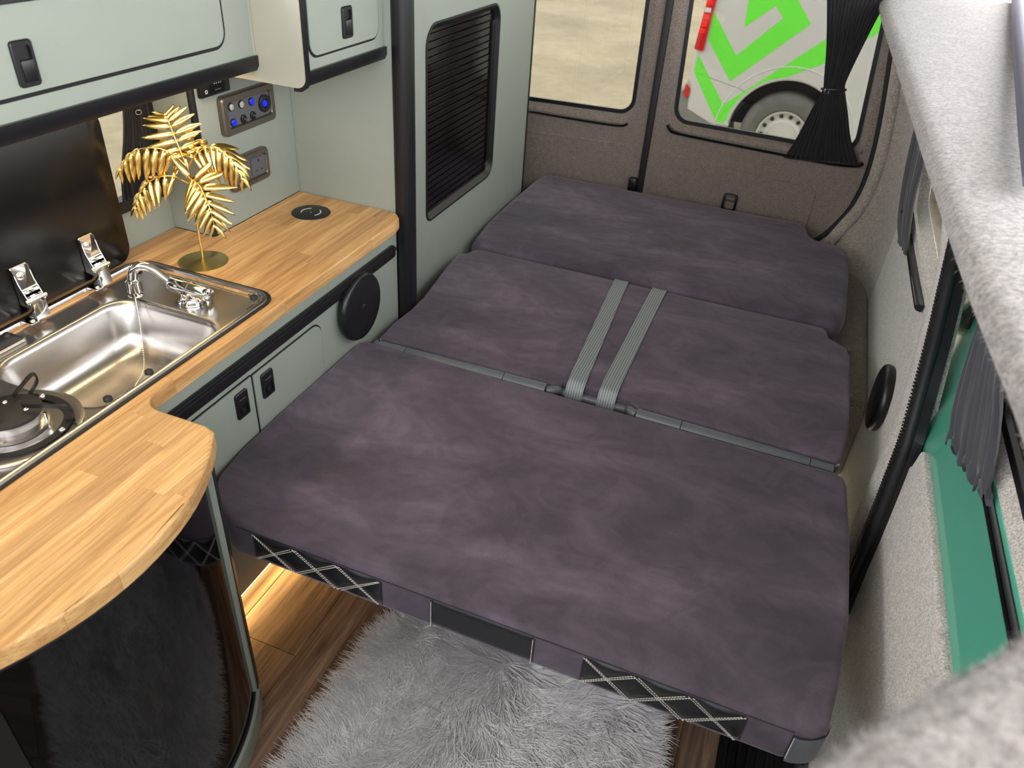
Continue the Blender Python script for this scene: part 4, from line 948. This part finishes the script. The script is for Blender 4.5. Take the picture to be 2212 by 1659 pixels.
obj('tab', box(.425, .437, 1.665, 1.695, .99, 1.035, .003), 'black', cd)

# ================================================================== OUTSIDE: parked van
vn = thing('parked_van', 'white van with lime green chevrons parked behind the rear window', 'van', (.5, 8.0, -.5))
hub = (-.16, -.135); RA = .475
arch = [(hub[0] + RA * math.cos(t), hub[1] + RA * math.sin(t)) for t in np.linspace(math.radians(178), math.radians(2), 30)]
vp = [(-1.02, -.02), (-.78, -.12), (hub[0] - RA, -.118)] + arch + [(hub[0] + RA, -.16), (3.8, -.16), (3.8, 1.7), (-.90, 1.7), (-.97, 1.2), (-1.02, .8), (-1.05, .35)]
vp = vp[::1]
b = loops([[(p[0], 7.2, p[1]) for p in vp], [(p[0], 9.1, p[1]) for p in vp]], cap0=True, cap1=True)
fr_ = [f for f in b.faces if all(abs(v.co.y - 7.2) < 1e-5 for v in f.verts)][0]
bmesh.ops.bevel(b, geom=list(fr_.edges), offset=.025, segments=3, affect='EDGES', profile=.5)
b.normal_update(); bmesh.ops.triangulate(b, faces=[f for f in b.faces if len(f.verts) > 4])
body = obj('body', b, 'white_paint', vn, 40)
def stripe(poly): obj('chevron', prism(poly, 'y', 7.1985, 7.202), 'lime', vn)
stripe([(-.95, .80), (-.945, .571), (-.692, .268), (-.156, .791), (-.3, .951), (-.3, 1.35), (-.66, 1.35), (-.683, .909), (-.672, .702), (-.461, .891), (-.379, .808), (-.689, .479)])
lo = [(hub[0] + (RA + .03) * math.cos(math.radians(a)), hub[1] + (RA + .03) * math.sin(math.radians(a))) for a in (172, 160, 148, 136, 124, 112, 100)]
stripe([(-1.01, .45), (-1.015, .30), (-.74, -.085), (-.665, -.085)] + lo + [(.025, .51), (.4, .82), (.4, 1.06), (-.016, .689), (-.709, .067)])
stripe([(-.30, 1.5), (.2, 1.0), (.75, 1.5), (.55, 1.5), (.2, 1.2), (-.1, 1.5)])
obj('arch_flare', sweep([(hub[0] + (RA + .06) * math.cos(t), 7.195, hub[1] + (RA + .06) * math.sin(t)) for t in np.linspace(math.radians(185), math.radians(-5), 40)], [(-.07, -.012), (.065, -.012), (.055, .006), (0, .012), (-.06, .004)], up=(0, -1, 0)) if False else tube([(hub[0] + (RA + .115) * math.cos(t), 7.203, hub[1] + (RA + .115) * math.sin(t)) for t in np.linspace(math.radians(178), math.radians(2), 40)], .008, 6), 'white_paint', vn, 60)
obj('body_crease', tube([(-1.0, 7.201, .30), (-.6, 7.201, .22), (-.55, 7.201, .2)], .003, 5), 'bumper', vn, 60)
obj('wheel_liner', lathe([(RA + .01, 0), (RA + .01, .6)], (hub[0], 7.24, hub[1]), 'y', 48, cap=False), 'dark', vn, 60)
obj('arch_wall', prism([(hub[0] + (RA + .02) * math.cos(t), hub[1] + (RA + .02) * math.sin(t)) for t in np.linspace(0, PI, 24)], 'y', 7.50, 7.52), 'dark', vn)
obj('tail_lamp', prism(rpoly([(-1.05, .49), (-.968, .475), (-.93, 1.05), (-1.0, 1.07)], .012, 4), 'y', 7.17, 7.3, .01, 2), 'red', vn, 40)
tl = [o for o in vn.children if o.name.startswith('tail_lamp')][0]
for k in range(7): obj('lamp_segment', box(-1.035 + k * .006, -.985 + k * .006, 7.164, 7.172, .62 + k * .055, .655 + k * .055, .003, 1), 'white_mark' if k == 3 else 'red_glow', tl)
obj('rear_bumper', prism(rpoly([(-1.12, -.10), (-.80, -.16), (-.78, -.10), (-1.0, .10), (-1.08, .14), (-1.14, .10)], .02, 4), 'y', 7.21, 9.05, .01, 2), 'bumper', vn, 40)
obj('reflector', prism([(-1.075, .12), (-1.03, .07), (-1.02, .16), (-1.06, .20)], 'y', 7.19, 7.22), 'red', vn)
TR = .365
wh = obj('wheel', lathe([(.225, .02), (.235, -.005), (.30, -.015), (.345, .0), (TR, .03), (TR, .19), (.34, .22), (.22, .22)], (hub[0], 7.22, hub[1]), 'y', 64, cap=False), 'tyre', vn, 40)
obj('rim', lathe([(.228, .02), (.222, .0), (.205, .004), (.198, .03), (.16, .035), (.13, .02), (.118, -.005), (.09, -.01), (.001, -.012)], (hub[0], 7.22, hub[1]), 'y', 48, cap=False), 'wheel', wh, 40)
obj('hub_cap', lathe([(.088, -.010), (.084, -.022), (.05, -.03), (.001, -.031)], (hub[0], 7.22, hub[1]), 'y', 32), 'wheel', wh, 40)
for k in range(14):
    a = 2 * PI * k / 14; obj('vent_hole', lathe([(.017, .026), (.017, .034)], (hub[0] + .178 * math.cos(a), 7.22 - .003, hub[1] + .178 * math.sin(a)), 'y', 12), 'dark', wh)
